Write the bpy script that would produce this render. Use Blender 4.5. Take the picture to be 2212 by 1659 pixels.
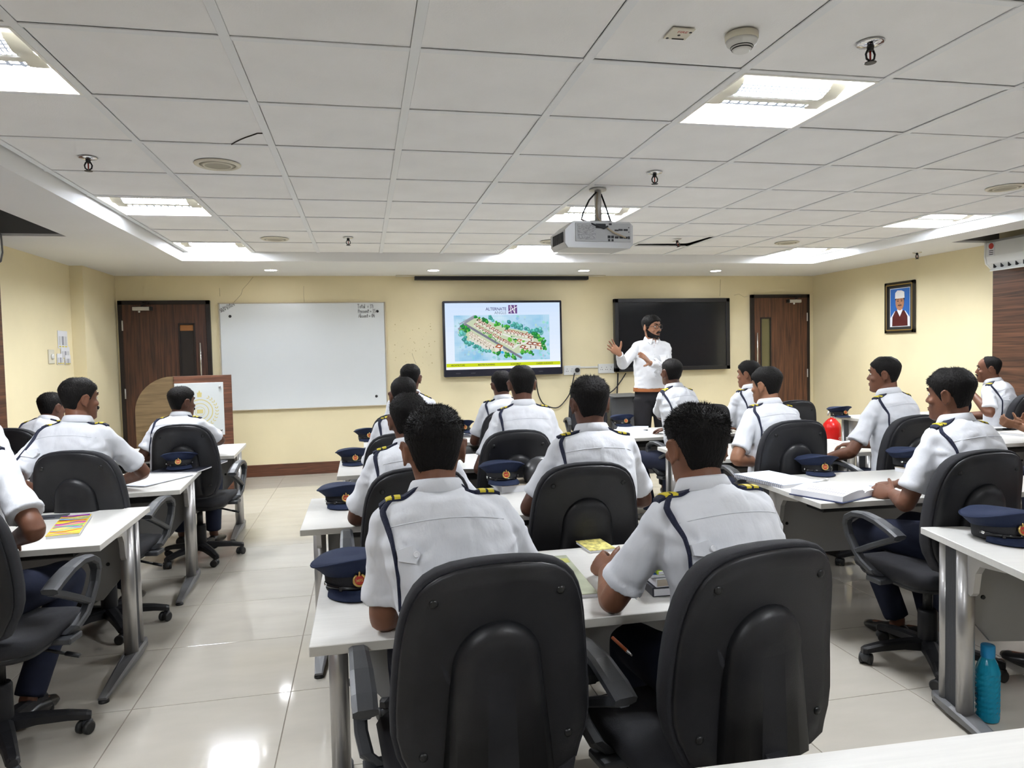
import bpy, bmesh, math, random
import numpy as np
from mathutils import Vector, Matrix, noise
from mathutils.bvhtree import BVHTree

for _o in list(bpy.data.objects):
    bpy.data.objects.remove(_o, do_unlink=True)
scene = bpy.context.scene
COL = scene.collection
random.seed(7)
PI = math.pi
R = math.radians

# ------------------------------------------------------------------ camera
CAM_H = 1.49
FPX = 1538.84
YAW, PITCH, ROLL = 0.20464, -0.043591, -0.0222992
_f = np.array([math.sin(YAW) * math.cos(PITCH), math.cos(YAW) * math.cos(PITCH), math.sin(PITCH)])
_r = np.array([math.cos(YAW), -math.sin(YAW), 0.0])
_u = np.cross(_r, _f)
CR = math.cos(ROLL) * _r + math.sin(ROLL) * _u
CU = -math.sin(ROLL) * _r + math.cos(ROLL) * _u
CF = _f
cam_data = bpy.data.cameras.new('camera')
cam = bpy.data.objects.new('camera', cam_data)
COL.objects.link(cam)
cam.matrix_world = Matrix(((CR[0], CU[0], -CF[0], 0), (CR[1], CU[1], -CF[1], 0), (CR[2], CU[2], -CF[2], CAM_H), (0, 0, 0, 1)))
cam_data.sensor_width = 36.0
cam_data.lens = 36.0 * FPX / 2212.0
cam_data.clip_start = 0.05
scene.camera = cam

# ------------------------------------------------------------------ world and view
world = bpy.data.worlds.new('world')
scene.world = world
world.use_nodes = True
world.node_tree.nodes['Background'].inputs[0].default_value = (0.9, 0.95, 1.0, 1)
world.node_tree.nodes['Background'].inputs[1].default_value = 0.05
vs = scene.view_settings
vs.view_transform = 'Standard'
vs.look = 'None'
vs.exposure = 0.0
vs.gamma = 1.0
vs.use_curve_mapping = False


def ray(px, py):
    d = CF + CR * ((px - 1106) / FPX) + CU * ((829.5 - py) / FPX)
    return d


def on_z(px, py, z):
    d = ray(px, py)
    t = (z - CAM_H) / d[2]
    return Vector((d[0] * t, d[1] * t, z))


def on_y(px, py, y):
    d = ray(px, py)
    t = y / d[1]
    return Vector((d[0] * t, y, CAM_H + d[2] * t))


def at_depth(px, py, depth):
    d = ray(px, py)
    return Vector((d[0] * depth, d[1] * depth, CAM_H + d[2] * depth))


# ------------------------------------------------------------------ materials
def srgb(r, g, b):
    def c(v):
        v /= 255.0
        return v / 12.92 if v <= 0.04045 else ((v + 0.055) / 1.055) ** 2.4
    return (c(r), c(g), c(b))


MATS = {}


def mat(name, color, rough=0.5, metal=0.0, spec=0.5, var=None, bump=None, coat=0.0, trans=0.0, ior=1.45, sheen=0.0):
    """var=(scale, amount, stretch) colour variation; bump=(scale, strength, stretch)"""
    if name in MATS:
        return MATS[name]
    m = bpy.data.materials.new(name)
    m.use_nodes = True
    nt = m.node_tree
    b = nt.nodes['Principled BSDF']
    b.inputs['Base Color'].default_value = (*color, 1)
    b.inputs['Roughness'].default_value = rough
    b.inputs['Metallic'].default_value = metal
    b.inputs['Specular IOR Level'].default_value = spec
    b.inputs['IOR'].default_value = ior
    b.inputs['Coat Weight'].default_value = coat
    b.inputs['Transmission Weight'].default_value = trans
    if sheen:
        b.inputs['Sheen Weight'].default_value = sheen
    if var or bump:
        tc = nt.nodes.new('ShaderNodeTexCoord')
        if var:
            mp = nt.nodes.new('ShaderNodeMapping')
            mp.inputs['Scale'].default_value = var[2] if len(var) > 2 else (1, 1, 1)
            nt.links.new(tc.outputs['Object'], mp.inputs['Vector'])
            n = nt.nodes.new('ShaderNodeTexNoise')
            n.inputs['Scale'].default_value = var[0]
            n.inputs['Detail'].default_value = 5
            nt.links.new(mp.outputs[0], n.inputs['Vector'])
            cr = nt.nodes.new('ShaderNodeValToRGB')
            a = var[1]
            cr.color_ramp.elements[0].position = 0.3
            cr.color_ramp.elements[1].position = 0.7
            cr.color_ramp.elements[0].color = (*[max(0, c * (1 - a)) for c in color], 1)
            cr.color_ramp.elements[1].color = (*[min(1, c * (1 + a)) for c in color], 1)
            nt.links.new(n.outputs['Fac'], cr.inputs[0])
            nt.links.new(cr.outputs[0], b.inputs['Base Color'])
        if bump:
            mp = nt.nodes.new('ShaderNodeMapping')
            mp.inputs['Scale'].default_value = bump[2] if len(bump) > 2 else (1, 1, 1)
            nt.links.new(tc.outputs['Object'], mp.inputs['Vector'])
            n = nt.nodes.new('ShaderNodeTexNoise')
            n.inputs['Scale'].default_value = bump[0]
            n.inputs['Detail'].default_value = 4
            nt.links.new(mp.outputs[0], n.inputs['Vector'])
            bp = nt.nodes.new('ShaderNodeBump')
            bp.inputs['Strength'].default_value = bump[1]
            bp.inputs['Distance'].default_value = 0.01
            nt.links.new(n.outputs['Fac'], bp.inputs['Height'])
            nt.links.new(bp.outputs[0], b.inputs['Normal'])
    MATS[name] = m
    return m


def wood(name, c0, c1, rough, stretch, scale=6.0, dist=2.0):
    if name in MATS:
        return MATS[name]
    m = bpy.data.materials.new(name)
    m.use_nodes = True
    nt = m.node_tree
    b = nt.nodes['Principled BSDF']
    b.inputs['Roughness'].default_value = rough
    tc = nt.nodes.new('ShaderNodeTexCoord')
    mp = nt.nodes.new('ShaderNodeMapping')
    mp.inputs['Scale'].default_value = stretch
    nt.links.new(tc.outputs['Object'], mp.inputs['Vector'])
    n = nt.nodes.new('ShaderNodeTexNoise')
    n.inputs['Scale'].default_value = scale
    n.inputs['Detail'].default_value = 7
    n.inputs['Distortion'].default_value = dist
    nt.links.new(mp.outputs[0], n.inputs['Vector'])
    cr = nt.nodes.new('ShaderNodeValToRGB')
    cr.color_ramp.elements[0].position = 0.36
    cr.color_ramp.elements[1].position = 0.66
    cr.color_ramp.elements[0].color = (*c0, 1)
    cr.color_ramp.elements[1].color = (*c1, 1)
    nt.links.new(n.outputs['Fac'], cr.inputs[0])
    nt.links.new(cr.outputs[0], b.inputs['Base Color'])
    MATS[name] = m
    return m


def emit(name, color, strength):
    if name in MATS:
        return MATS[name]
    m = bpy.data.materials.new(name)
    m.use_nodes = True
    nt = m.node_tree
    nt.nodes.remove(nt.nodes['Principled BSDF'])
    e = nt.nodes.new('ShaderNodeEmission')
    e.inputs[0].default_value = (*color, 1)
    e.inputs[1].default_value = strength
    nt.links.new(e.outputs[0], nt.nodes['Material Output'].inputs[0])
    MATS[name] = m
    return m


def grid_lens(name, strength, cell, lo, bar=0.16):
    """perforated lamp lens: bright cells between dim bars (object-space grid)"""
    m = bpy.data.materials.new(name)
    m.use_nodes = True
    nt = m.node_tree
    nt.nodes.remove(nt.nodes['Principled BSDF'])
    tc = nt.nodes.new('ShaderNodeTexCoord')
    sx = nt.nodes.new('ShaderNodeSeparateXYZ')
    nt.links.new(tc.outputs['Object'], sx.inputs[0])
    outs = []
    for k in (0, 1):
        d = nt.nodes.new('ShaderNodeMath'); d.operation = 'DIVIDE'; d.inputs[1].default_value = cell
        nt.links.new(sx.outputs[k], d.inputs[0])
        f = nt.nodes.new('ShaderNodeMath'); f.operation = 'FRACT'
        nt.links.new(d.outputs[0], f.inputs[0])
        g = nt.nodes.new('ShaderNodeMath'); g.operation = 'GREATER_THAN'; g.inputs[1].default_value = bar
        nt.links.new(f.outputs[0], g.inputs[0])
        outs.append(g)
    mu = nt.nodes.new('ShaderNodeMath'); mu.operation = 'MULTIPLY'
    nt.links.new(outs[0].outputs[0], mu.inputs[0]); nt.links.new(outs[1].outputs[0], mu.inputs[1])
    mr = nt.nodes.new('ShaderNodeMapRange')
    mr.inputs[3].default_value = lo; mr.inputs[4].default_value = strength
    nt.links.new(mu.outputs[0], mr.inputs[0])
    e = nt.nodes.new('ShaderNodeEmission')
    e.inputs[0].default_value = (0.80, 0.87, 1.0, 1)
    nt.links.new(mr.outputs[0], e.inputs[1])
    nt.links.new(e.outputs[0], nt.nodes['Material Output'].inputs[0])
    MATS[name] = m
    return m


def vcol_mat(name, emission=0.0, rough=0.5):
    m = bpy.data.materials.new(name)
    m.use_nodes = True
    nt = m.node_tree
    at = nt.nodes.new('ShaderNodeAttribute'); at.attribute_name = 'Col'
    b = nt.nodes['Principled BSDF']
    if emission:
        nt.nodes.remove(b)
        e = nt.nodes.new('ShaderNodeEmission'); e.inputs[1].default_value = emission
        nt.links.new(at.outputs['Color'], e.inputs[0])
        nt.links.new(e.outputs[0], nt.nodes['Material Output'].inputs[0])
    else:
        b.inputs['Roughness'].default_value = rough
        nt.links.new(at.outputs['Color'], b.inputs['Base Color'])
    MATS[name] = m
    return m


# ------------------------------------------------------------------ mesh helpers
class MB:
    """collects geometry for ONE mesh"""

    def __init__(self):
        self.v, self.f, self.s, self.c = [], [], [], []
        self.M = None

    def add(self, verts, faces, smooth=False, color=None):
        o = len(self.v)
        if self.M is not None:
            verts = [self.M @ Vector(p) for p in verts]
        self.v.extend([tuple(p) for p in verts])
        for f in faces:
            self.f.append(tuple(i + o for i in f))
            self.s.append(smooth)
            self.c.append(color)
        return self

    def box(self, c, s, M=None, ch=0.0, color=None):
        x, y, z = s[0] / 2, s[1] / 2, s[2] / 2
        if ch <= 0:
            vs_ = [(i * x, j * y, k * z) for i in (-1, 1) for j in (-1, 1) for k in (-1, 1)]
            fs = [(0, 1, 3, 2), (4, 6, 7, 5), (0, 4, 5, 1), (2, 3, 7, 6), (0, 2, 6, 4), (1, 5, 7, 3)]
        else:
            ch = min(ch, x * .98, y * .98, z * .98)
            vs_, idx = [], {}
            for i in (-1, 1):
                for j in (-1, 1):
                    for k in (-1, 1):
                        for a in range(3):
                            p = [i * (x - ch), j * (y - ch), k * (z - ch)]
                            p[a] = (i, j, k)[a] * (x, y, z)[a]
                            idx[(i, j, k, a)] = len(vs_)
                            vs_.append(tuple(p))
            fs = []
            q = ((-1, -1), (1, -1), (1, 1), (-1, 1))
            for s_ in (-1, 1):
                fs.append(tuple(idx[(s_, a, b, 0)] for a, b in (q if s_ > 0 else q[::-1])))
                fs.append(tuple(idx[(b, s_, a, 1)] for a, b in (q if s_ > 0 else q[::-1])))
                fs.append(tuple(idx[(a, b, s_, 2)] for a, b in (q if s_ > 0 else q[::-1])))
            for a_, b_ in ((-1, -1), (1, -1), (1, 1), (-1, 1)):
                fl = a_ * b_ > 0
                t = [idx[(a_, b_, -1, 0)], idx[(a_, b_, -1, 1)], idx[(a_, b_, 1, 1)], idx[(a_, b_, 1, 0)]]
                fs.append(tuple(t if fl else t[::-1]))
                t = [idx[(-1, a_, b_, 1)], idx[(-1, a_, b_, 2)], idx[(1, a_, b_, 2)], idx[(1, a_, b_, 1)]]
                fs.append(tuple(t if fl else t[::-1]))
                t = [idx[(b_, -1, a_, 2)], idx[(b_, -1, a_, 0)], idx[(b_, 1, a_, 0)], idx[(b_, 1, a_, 2)]]
                fs.append(tuple(t if fl else t[::-1]))
            for i in (-1, 1):
                for j in (-1, 1):
                    for k in (-1, 1):
                        t = [idx[(i, j, k, 0)], idx[(i, j, k, 1)], idx[(i, j, k, 2)]]
                        fs.append(tuple(t if i * j * k > 0 else t[::-1]))
        c = Vector(c)
        if M is None:
            vs_ = [Vector(p) + c for p in vs_]
        else:
            vs_ = [M @ Vector(p) + c for p in vs_]
        return self.add(vs_, fs, False, color)

    def loft(self, rings, cap=True, smooth=True, closed=False, color=None):
        n = len(rings[0])
        vs_ = [p for r_ in rings for p in r_]
        fs = []
        m = len(rings)
        for i in range(m if closed else m - 1):
            a, b = i * n, ((i + 1) % m) * n
            for j in range(n):
                k = (j + 1) % n
                fs.append((a + j, a + k, b + k, b + j))
        o0 = len(self.f)
        self.add(vs_, fs, smooth, color)
        if cap and not closed:
            base = len(self.v) - len(vs_)
            self.f.append(tuple(base + j for j in range(n - 1, -1, -1))); self.s.append(False); self.c.append(color)
            self.f.append(tuple(base + (m - 1) * n + j for j in range(n))); self.s.append(False); self.c.append(color)
        return self

    def tube(self, pts, rad, n=10, cap=True, flat=1.0, up=None, smooth=True, color=None):
        """rad: number or list; flat: second-axis factor"""
        pts = [Vector(p) for p in pts]
        m = len(pts)
        rads = [rad] * m if not hasattr(rad, '__len__') else list(rad)
        tang = []
        for i in range(m):
            a = pts[max(i - 1, 0)]; b = pts[min(i + 1, m - 1)]
            tang.append((b - a).normalized())
        ref = Vector(up) if up is not None else (Vector((0, 0, 1)) if abs(tang[0].z) < .9 else Vector((0, 1, 0)))
        rings = []
        u = (ref - tang[0] * ref.dot(tang[0])).normalized()
        for i in range(m):
            t = tang[i]
            u = (u - t * u.dot(t)).normalized()
            w = t.cross(u)
            r_ = rads[i]
            rings.append([pts[i] + u * (r_ * flat * math.cos(2 * PI * j / n)) + w * (r_ * math.sin(2 * PI * j / n)) for j in range(n)])
        return self.loft(rings, cap, smooth, color=color)

    def lathe(self, prof, n=24, c=(0, 0, 0), sx=1.0, sy=1.0, M=None, cap=True, smooth=True, color=None):
        rings = []
        for r_, z in prof:
            ring = [Vector((r_ * sx * math.cos(2 * PI * j / n), r_ * sy * math.sin(2 * PI * j / n), z)) for j in range(n)]
            if M is not None:
                ring = [M @ p for p in ring]
            rings.append([p + Vector(c) for p in ring])
        return self.loft(rings, cap, smooth, color=color)

    def prism(self, poly, z0, z1, M=None, c=(0, 0, 0), ch=0.0, smooth=False, color=None):
        """extrude 2D polygon (ccw) between z0 and z1, optional chamfer on the top"""
        def ring(z, ins):
            pts = inset(poly, ins) if ins else poly
            out = [Vector((p[0], p[1], z)) for p in pts]
            if M is not None:
                out = [M @ p for p in out]
            return [p + Vector(c) for p in out]
        rings = [ring(z0, 0), ring(z1 - ch, 0)] if ch else [ring(z0, 0), ring(z1, 0)]
        if ch:
            rings.append(ring(z1 - ch * .3, ch * .3)); rings.append(ring(z1, ch))
        return self.loft(rings, True, smooth, color=color)

    def sphere(self, c, r, n=12, m=8, M=None, color=None):
        rx, ry, rz = (r, r, r) if not hasattr(r, '__len__') else r
        rings = []
        for i in range(1, m):
            a = -PI / 2 + PI * i / m
            ring = [Vector((rx * math.cos(a) * math.cos(2 * PI * j / n), ry * math.cos(a) * math.sin(2 * PI * j / n), rz * math.sin(a))) for j in range(n)]
            if M is not None:
                ring = [M @ p for p in ring]
            rings.append([p + Vector(c) for p in ring])
        return self.loft(rings, True, True, color=color)

    def mesh(self, name):
        me = bpy.data.meshes.new(name)
        me.from_pydata(self.v, [], self.f)
        me.polygons.foreach_set('use_smooth', self.s)
        if any(c is not None for c in self.c):
            ca = me.color_attributes.new('Col', 'FLOAT_COLOR', 'CORNER')
            arr = []
            for p, c in zip(me.polygons, self.c):
                arr.extend([*(c or (1, 1, 1)), 1.0] * p.loop_total)
            ca.data.foreach_set('color', arr)
        me.update()
        return me

    def obj(self, name, m, parent=None, loc=None, rot=None):
        me = self.mesh(name)
        me.materials.append(m)
        return link(name, me, parent, loc, rot)


def inset(poly, d):
    n = len(poly)
    out = []
    for i in range(n):
        p0, p1, p2 = Vector(poly[i - 1]), Vector(poly[i]), Vector(poly[(i + 1) % n])
        a = (p1 - p0); b = (p2 - p1)
        if a.length < 1e-9 or b.length < 1e-9:
            out.append(tuple(p1)); continue
        a.normalize(); b.normalize()
        na, nb = Vector((-a.y, a.x)), Vector((-b.y, b.x))
        nn = (na + nb)
        if nn.length < 1e-6:
            nn = na
        nn.normalize()
        k = d / max(0.4, nn.dot(na))
        out.append((p1.x + nn.x * k, p1.y + nn.y * k))
    return out


def rrect(x0, x1, y0, y1, r, n=5):
    """rounded rectangle; r = number or 4 radii (bl, br, tr, tl)"""
    rr = [r] * 4 if not hasattr(r, '__len__') else r
    out = []
    for (cx, cy, a0, q) in ((x0 + rr[0], y0 + rr[0], PI, 0), (x1 - rr[1], y0 + rr[1], 1.5 * PI, 1), (x1 - rr[2], y1 - rr[2], 0, 2), (x0 + rr[3], y1 - rr[3], .5 * PI, 3)):
        for i in range(n + 1):
            a = a0 + .5 * PI * i / n
            out.append((cx + rr[q] * math.cos(a), cy + rr[q] * math.sin(a)))
    return out


def link(name, data, parent=None, loc=None, rot=None):
    o = bpy.data.objects.new(name, data)
    COL.objects.link(o)
    if parent is not None:
        o.parent = parent
    if loc is not None:
        o.location = loc
    if rot is not None:
        o.rotation_euler = rot
    return o


def empty(name, loc=(0, 0, 0), rz=0.0):
    o = link(name, None, None, loc, (0, 0, rz))
    o.empty_display_size = 0.1
    return o


def tag(o, label, cat, group=None):
    o['label'] = label
    o['category'] = cat
    if group:
        o['group'] = group
    return o


def struct(o):
    o['kind'] = 'structure'
    return o


def copy_tree(o, parent=None):
    c = o.copy()
    COL.objects.link(c)
    c.parent = parent
    for ch in [k for k in o.children]:
        copy_tree(ch, c)
    return c


def text_mesh(s, size, align='CENTER', extrude=0.0, offset=0.0):
    cu = bpy.data.curves.new('txt', 'FONT')
    cu.body = s
    cu.size = size
    cu.align_x = align
    cu.align_y = 'CENTER'
    cu.extrude = extrude
    cu.offset = offset
    cu.resolution_u = 3
    o = bpy.data.objects.new('txt', cu)
    COL.objects.link(o)
    bpy.context.view_layer.update()
    me = bpy.data.meshes.new_from_object(o.evaluated_get(bpy.context.evaluated_depsgraph_get()))
    bpy.data.objects.remove(o, do_unlink=True)
    bpy.data.curves.remove(cu)
    return me


def text_obj(name, s, size, m, parent, M, align='CENTER', bold=0.0, sx=1.0):
    me = text_mesh(s, size, align, 0.0, bold)
    me.transform(M @ Matrix.Diagonal((sx, 1, 1, 1)))
    me.materials.clear()
    me.materials.append(m)
    return link(name, me, parent)


def remesh(mb, voxel, smooth=4, factor=0.5):
    me = mb.mesh('tmp')
    o = bpy.data.objects.new('tmp', me)
    COL.objects.link(o)
    md = o.modifiers.new('r', 'REMESH')
    md.mode = 'VOXEL'
    md.voxel_size = voxel
    if smooth:
        ms = o.modifiers.new('s', 'SMOOTH')
        ms.iterations = smooth
        ms.factor = factor
    bpy.context.view_layer.update()
    out = bpy.data.meshes.new_from_object(o.evaluated_get(bpy.context.evaluated_depsgraph_get()))
    bpy.data.objects.remove(o, do_unlink=True)
    bpy.data.meshes.remove(me)
    out.polygons.foreach_set('use_smooth', [True] * len(out.polygons))
    out.materials.clear()
    return out


XZ = Matrix(((1, 0, 0), (0, 0, -1), (0, 1, 0)))           # xy polygon -> xz plane, extrude towards -y (facing the class)
# a plane standing on the front wall facing -y: x right, y up
def front_M(x, y, z):
    return Matrix.Translation((x, y, z)) @ XZ.to_4x4()

# ------------------------------------------------------------------ palette
M_CEIL = mat('ceiling_tile_white', (0.87, 0.865, 0.85), 0.85, var=(3, 0.03), bump=(160, 0.10))
M_BAR = mat('grid_bar_white', (0.80, 0.815, 0.82), 0.4)
M_GYP = mat('soffit_white_paint', (0.80, 0.80, 0.785), 0.75, var=(1.2, 0.02))
M_DARKPOCKET = mat('pocket_dark_grey', (0.16, 0.155, 0.15), 0.8)  # pocket lining much darker than the soffit
M_WALL = mat('cream_wall_paint', srgb(230, 217, 178), 0.6, var=(1.4, 0.05), bump=(30, 0.04))
M_TILE = mat('polished_cream_floor_tile', (0.50, 0.465, 0.40), 0.07, spec=0.48, var=(2.6, 0.05, (1, 3, 1)))
M_GROUT = mat('grout_grey', (0.24, 0.21, 0.17), 0.8)
M_DOOR = wood('dark_walnut_laminate', srgb(48, 28, 20), srgb(86, 52, 36), 0.45, (14, 14, 0.7), 3.0, 0.6)
M_DOOR2 = wood('red_brown_laminate', srgb(62, 36, 24), srgb(104, 66, 44), 0.45, (14, 14, 0.7), 3.0, 0.6)
M_PANEL = wood('horizontal_wood_panel', srgb(58, 38, 28), srgb(106, 72, 52), 0.4, (1.5, 0.5, 14), 2.5, 1.2)
M_PODW = wood('podium_walnut', srgb(70, 42, 30), srgb(120, 78, 56), 0.4, (1.0, 1.0, 16), 2.5, 1.0)
M_PODL = wood('podium_light_brown', srgb(98, 80, 52), srgb(124, 102, 70), 0.4, (1.0, 1.0, 16), 2.5, 1.0)
M_SKIRT = wood('skirting_brown', srgb(74, 44, 30), srgb(108, 68, 48), 0.4, (0.8, 1, 14), 4.0, 1.0)
M_FRAMEBLK = mat('door_frame_dark', srgb(28, 20, 18), 0.45)
M_DESK = mat('off_white_desk_laminate', (0.66, 0.645, 0.605), 0.32, var=(5, 0.035, (1.2, 22, 1)))
M_EDGESHADE = mat('beige_grey_edge_band', (0.46, 0.44, 0.39), 0.4)  # darker than the desk top: shade of the front edge put into the colour
M_SILVER = mat('silver_painted_steel', (0.46, 0.45, 0.44), 0.32, 0.75)
M_LEGIN = mat('charcoal_ribbed_insert', (0.028, 0.03, 0.036), 0.5, bump=(60, 0.3, (8, 8, .2)))
M_FOOT = mat('grey_foot_paint', (0.17, 0.17, 0.175), 0.4, 0.3)
M_MODEST = mat('grey_modesty_panel', (0.26, 0.255, 0.25), 0.5)
M_TRAY = mat('black_cable_tray', (0.02, 0.02, 0.02), 0.5)
M_PLAST = mat('black_moulded_plastic', (0.012, 0.012, 0.0135), 0.42, spec=0.32, var=(6, 0.35), bump=(260, 0.05))
M_PLAST2 = mat('grey_black_arm_plastic', (0.038, 0.040, 0.044), 0.42, bump=(200, 0.05))
M_FABRIC = mat('black_chair_fabric', (0.012, 0.012, 0.015), 0.85, bump=(500, 0.2))
M_CHROME = mat('chrome', (0.75, 0.75, 0.76), 0.15, 1.0)
M_BLACKMET = mat('black_metal', (0.02, 0.02, 0.02), 0.35, 0.5)
M_SHIRT = mat('white_uniform_cotton', (0.68, 0.69, 0.715), 0.85, spec=0.2, bump=(12, 0.6, (1.3, 1.3, 0.55)))
M_SHIRT2 = mat('white_dress_shirt', (0.66, 0.66, 0.665), 0.8, spec=0.2, bump=(14, 0.6))
M_TROUS = mat('navy_trouser_cloth', (0.010, 0.013, 0.028), 0.85, spec=0.25, bump=(10, 0.4))
M_TROUSB = mat('black_trouser_cloth', (0.012, 0.011, 0.012), 0.85, spec=0.25, bump=(10, 0.4))
M_NAVY = mat('navy_cap_cloth', (0.013, 0.020, 0.048), 0.8, spec=0.25, bump=(300, 0.15))
M_CAPBLK = mat('black_cap_band', (0.007, 0.007, 0.009), 0.75, bump=(300, 0.2))
M_PATENT = mat('black_patent_strap', (0.008, 0.008, 0.01), 0.18)
M_GOLD = mat('gold_badge', (0.62, 0.42, 0.14), 0.35, 0.9)
M_RED = mat('red_badge_enamel', (0.42, 0.03, 0.02), 0.4)
M_YEL = mat('yellow_rank_bar', (0.62, 0.50, 0.03), 0.6)
M_CORD = mat('navy_braided_cord', (0.008, 0.011, 0.032), 0.8, bump=(220, 0.5))
M_BUTTON = mat('pearl_button', (0.75, 0.75, 0.76), 0.25)
M_HAIR = mat('black_hair', (0.0075, 0.0068, 0.0065), 0.6, spec=0.12, bump=(150, 0.6, (1, 1, .35)))
M_SHOE = mat('black_shoe_leather', (0.012, 0.011, 0.011), 0.3)
M_PAPER = mat('white_paper', (0.72, 0.72, 0.74), 0.7)
M_PAPERB = mat('bluish_paper', (0.68, 0.74, 0.86), 0.7)
M_PRINT = mat('grey_print', (0.30, 0.30, 0.33), 0.8)
M_INK = mat('black_ink', (0.01, 0.01, 0.012), 0.6)
M_WHITEP = mat('white_plastic', (0.72, 0.72, 0.69), 0.35)
M_CREAMP = mat('cream_plastic', (0.66, 0.62, 0.50), 0.4)
M_SCREENBLK = mat('black_screen_glass', (0.012, 0.013, 0.015), 0.12, spec=0.5)
M_BEZEL = mat('black_bezel', (0.012, 0.012, 0.014), 0.3)
M_WB = mat('whiteboard_enamel', (0.74, 0.77, 0.775), 0.10, spec=0.5)
M_ALU = mat('aluminium_edge', (0.55, 0.54, 0.52), 0.35, 0.6)
M_BLUEBK = mat('blue_book_cover', (0.02, 0.09, 0.34), 0.4)
M_DARKBK = mat('dark_folder_cover', (0.018, 0.02, 0.03), 0.3)
M_BROWNBK = mat('brown_paper', (0.40, 0.34, 0.26), 0.7)
M_EYEW = mat('eye_white', (0.70, 0.68, 0.64), 0.2)
M_EYED = mat('eye_iris_dark', (0.012, 0.008, 0.006), 0.1)
M_LIP = mat('lip_brown', (0.16, 0.055, 0.042), 0.5)
M_BELT = mat('tan_leather_belt', (0.30, 0.10, 0.03), 0.45)
SKIN = {
    'a': mat('skin_brown_medium', (0.185, 0.080, 0.044), 0.5, spec=0.4, var=(14, 0.10), bump=(120, 0.05)),
    'b': mat('skin_brown_deep', (0.095, 0.040, 0.024), 0.48, spec=0.4, var=(14, 0.10), bump=(120, 0.05)),
    'c': mat('skin_brown_light', (0.27, 0.128, 0.072), 0.5, spec=0.4, var=(14, 0.10), bump=(120, 0.05)),
    'd': mat('skin_brown_warm', (0.14, 0.058, 0.032), 0.5, spec=0.4, var=(14, 0.10), bump=(120, 0.05)),
}

# ================================================================== STRUCTURE
YW = 9.40          # front wall
XL, XR = -3.03, 6.50
YB = -4.0          # back wall
ZC, ZS = 2.611, 2.52
GX, GY, CELL = -0.4387, 2.685, 0.66
RX0, RX1, RY1 = -1.79, 5.50, 7.95

# floor: grout bed with separate tiles
mb = MB(); mb.box(((XL + XR) / 2, (YW + YB) / 2, -0.06), (XR - XL + .4, YW - YB + .4, 0.116))
floor = struct(mb.obj('floor', M_GROUT))
TS = 0.655
tmb = MB(); tmb.box((0, 0, -0.0035), (TS - .0038, TS - .0038, 0.007), ch=0.0008)
tile_me = tmb.mesh('floor_tile'); tile_me.materials.append(M_TILE)
FX0 = -0.362 - 5 * TS; FY0 = 3.265 - 3 * TS
cnt = 0
for i in range(0, 16):
    for j in range(-8, 13):
        x0, y0 = FX0 + i * TS, FY0 + j * TS
        cx, cy = x0 + TS / 2, y0 + TS / 2
        if cx < XL - .2 or cx > XR + .2 or cy > YW + .2 or cy < YB - .1:
            continue
        if cnt >= 300:
            break
        # trim tiles against the walls
        ax0, ax1 = max(x0, XL), min(x0 + TS, XR)
        ay0, ay1 = max(y0, YB), min(y0 + TS, YW)
        if ax1 - ax0 < .02 or ay1 - ay0 < .02:
            continue
        if j < 0:
            continue
        t = link('floor_tile', tile_me, floor, ((ax0 + ax1) / 2, (ay0 + ay1) / 2, 0))
        if ax1 - ax0 < TS - .001 or ay1 - ay0 < TS - .001:
            t.scale = ((ax1 - ax0) / TS, (ay1 - ay0) / TS, 1)
        cnt += 1
mb = MB()
mb.box(((XL + XR) / 2, (FY0 + YB) / 2, -0.0035), (XR - XL, FY0 - YB - .003, 0.007))
mb.obj('rear_floor_tiles', M_TILE, floor)

# walls
mb = MB(); mb.box(((XL + XR) / 2, YW + .1, 1.45), (XR - XL + .4, .2, 2.9)); wall_front = struct(mb.obj('wall_front', M_WALL))
mb = MB()
mb.box((XL - .1, (YW + YB) / 2, 1.45), (.2, YW - YB, 2.9))
mb.box(((XL - 2.90) / 2, 8.9, 1.45), (-2.90 - XL, 1.0, 2.9))
wall_left = struct(mb.obj('wall_left', M_WALL))
mb = MB(); mb.box((XR + .1, (YW + YB) / 2, 1.45), (.2, YW - YB, 2.9)); wall_right = struct(mb.obj('wall_right', M_WALL))
mb = MB(); mb.box(((XL + XR) / 2, YB - .1, 1.45), (XR - XL + .4, .2, 2.9)); wall_back = struct(mb.obj('wall_back', M_WALL))
# wood panelling, with separate boards
def panels(wall, x, sgn, y1, name):
    mbp = MB(); w = 1.2
    mbp.box((0, 0, 1.26), (.03, w - .004, 2.52), ch=.002)
    me = mbp.mesh('wood_panel'); me.materials.append(M_PANEL)
    y = y1
    while y > YB + .1:
        link('wood_panel', me, wall, (x + sgn * .015, y - w / 2, 0))
        y -= w
panels(wall_right, XR, -1, 6.31, 'r')
panels(wall_left, XL, 1, 6.84, 'l')
# skirting
for nm, c, s in (('baseboard_front', ((-1.82 + 5.45) / 2, YW - .0075, .075), (5.45 + 1.82, .015, .15)),
                 ('baseboard_left', (-2.8925, 8.9, .075), (.015, .98, .15)),
                 ('baseboard_right', (XR - .0075, (6.33 + YW) / 2, .075), (.015, YW - 6.36, .15))):
    mb = MB(); mb.box(c, s, ch=.003); struct(mb.obj(nm, M_SKIRT))

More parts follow.
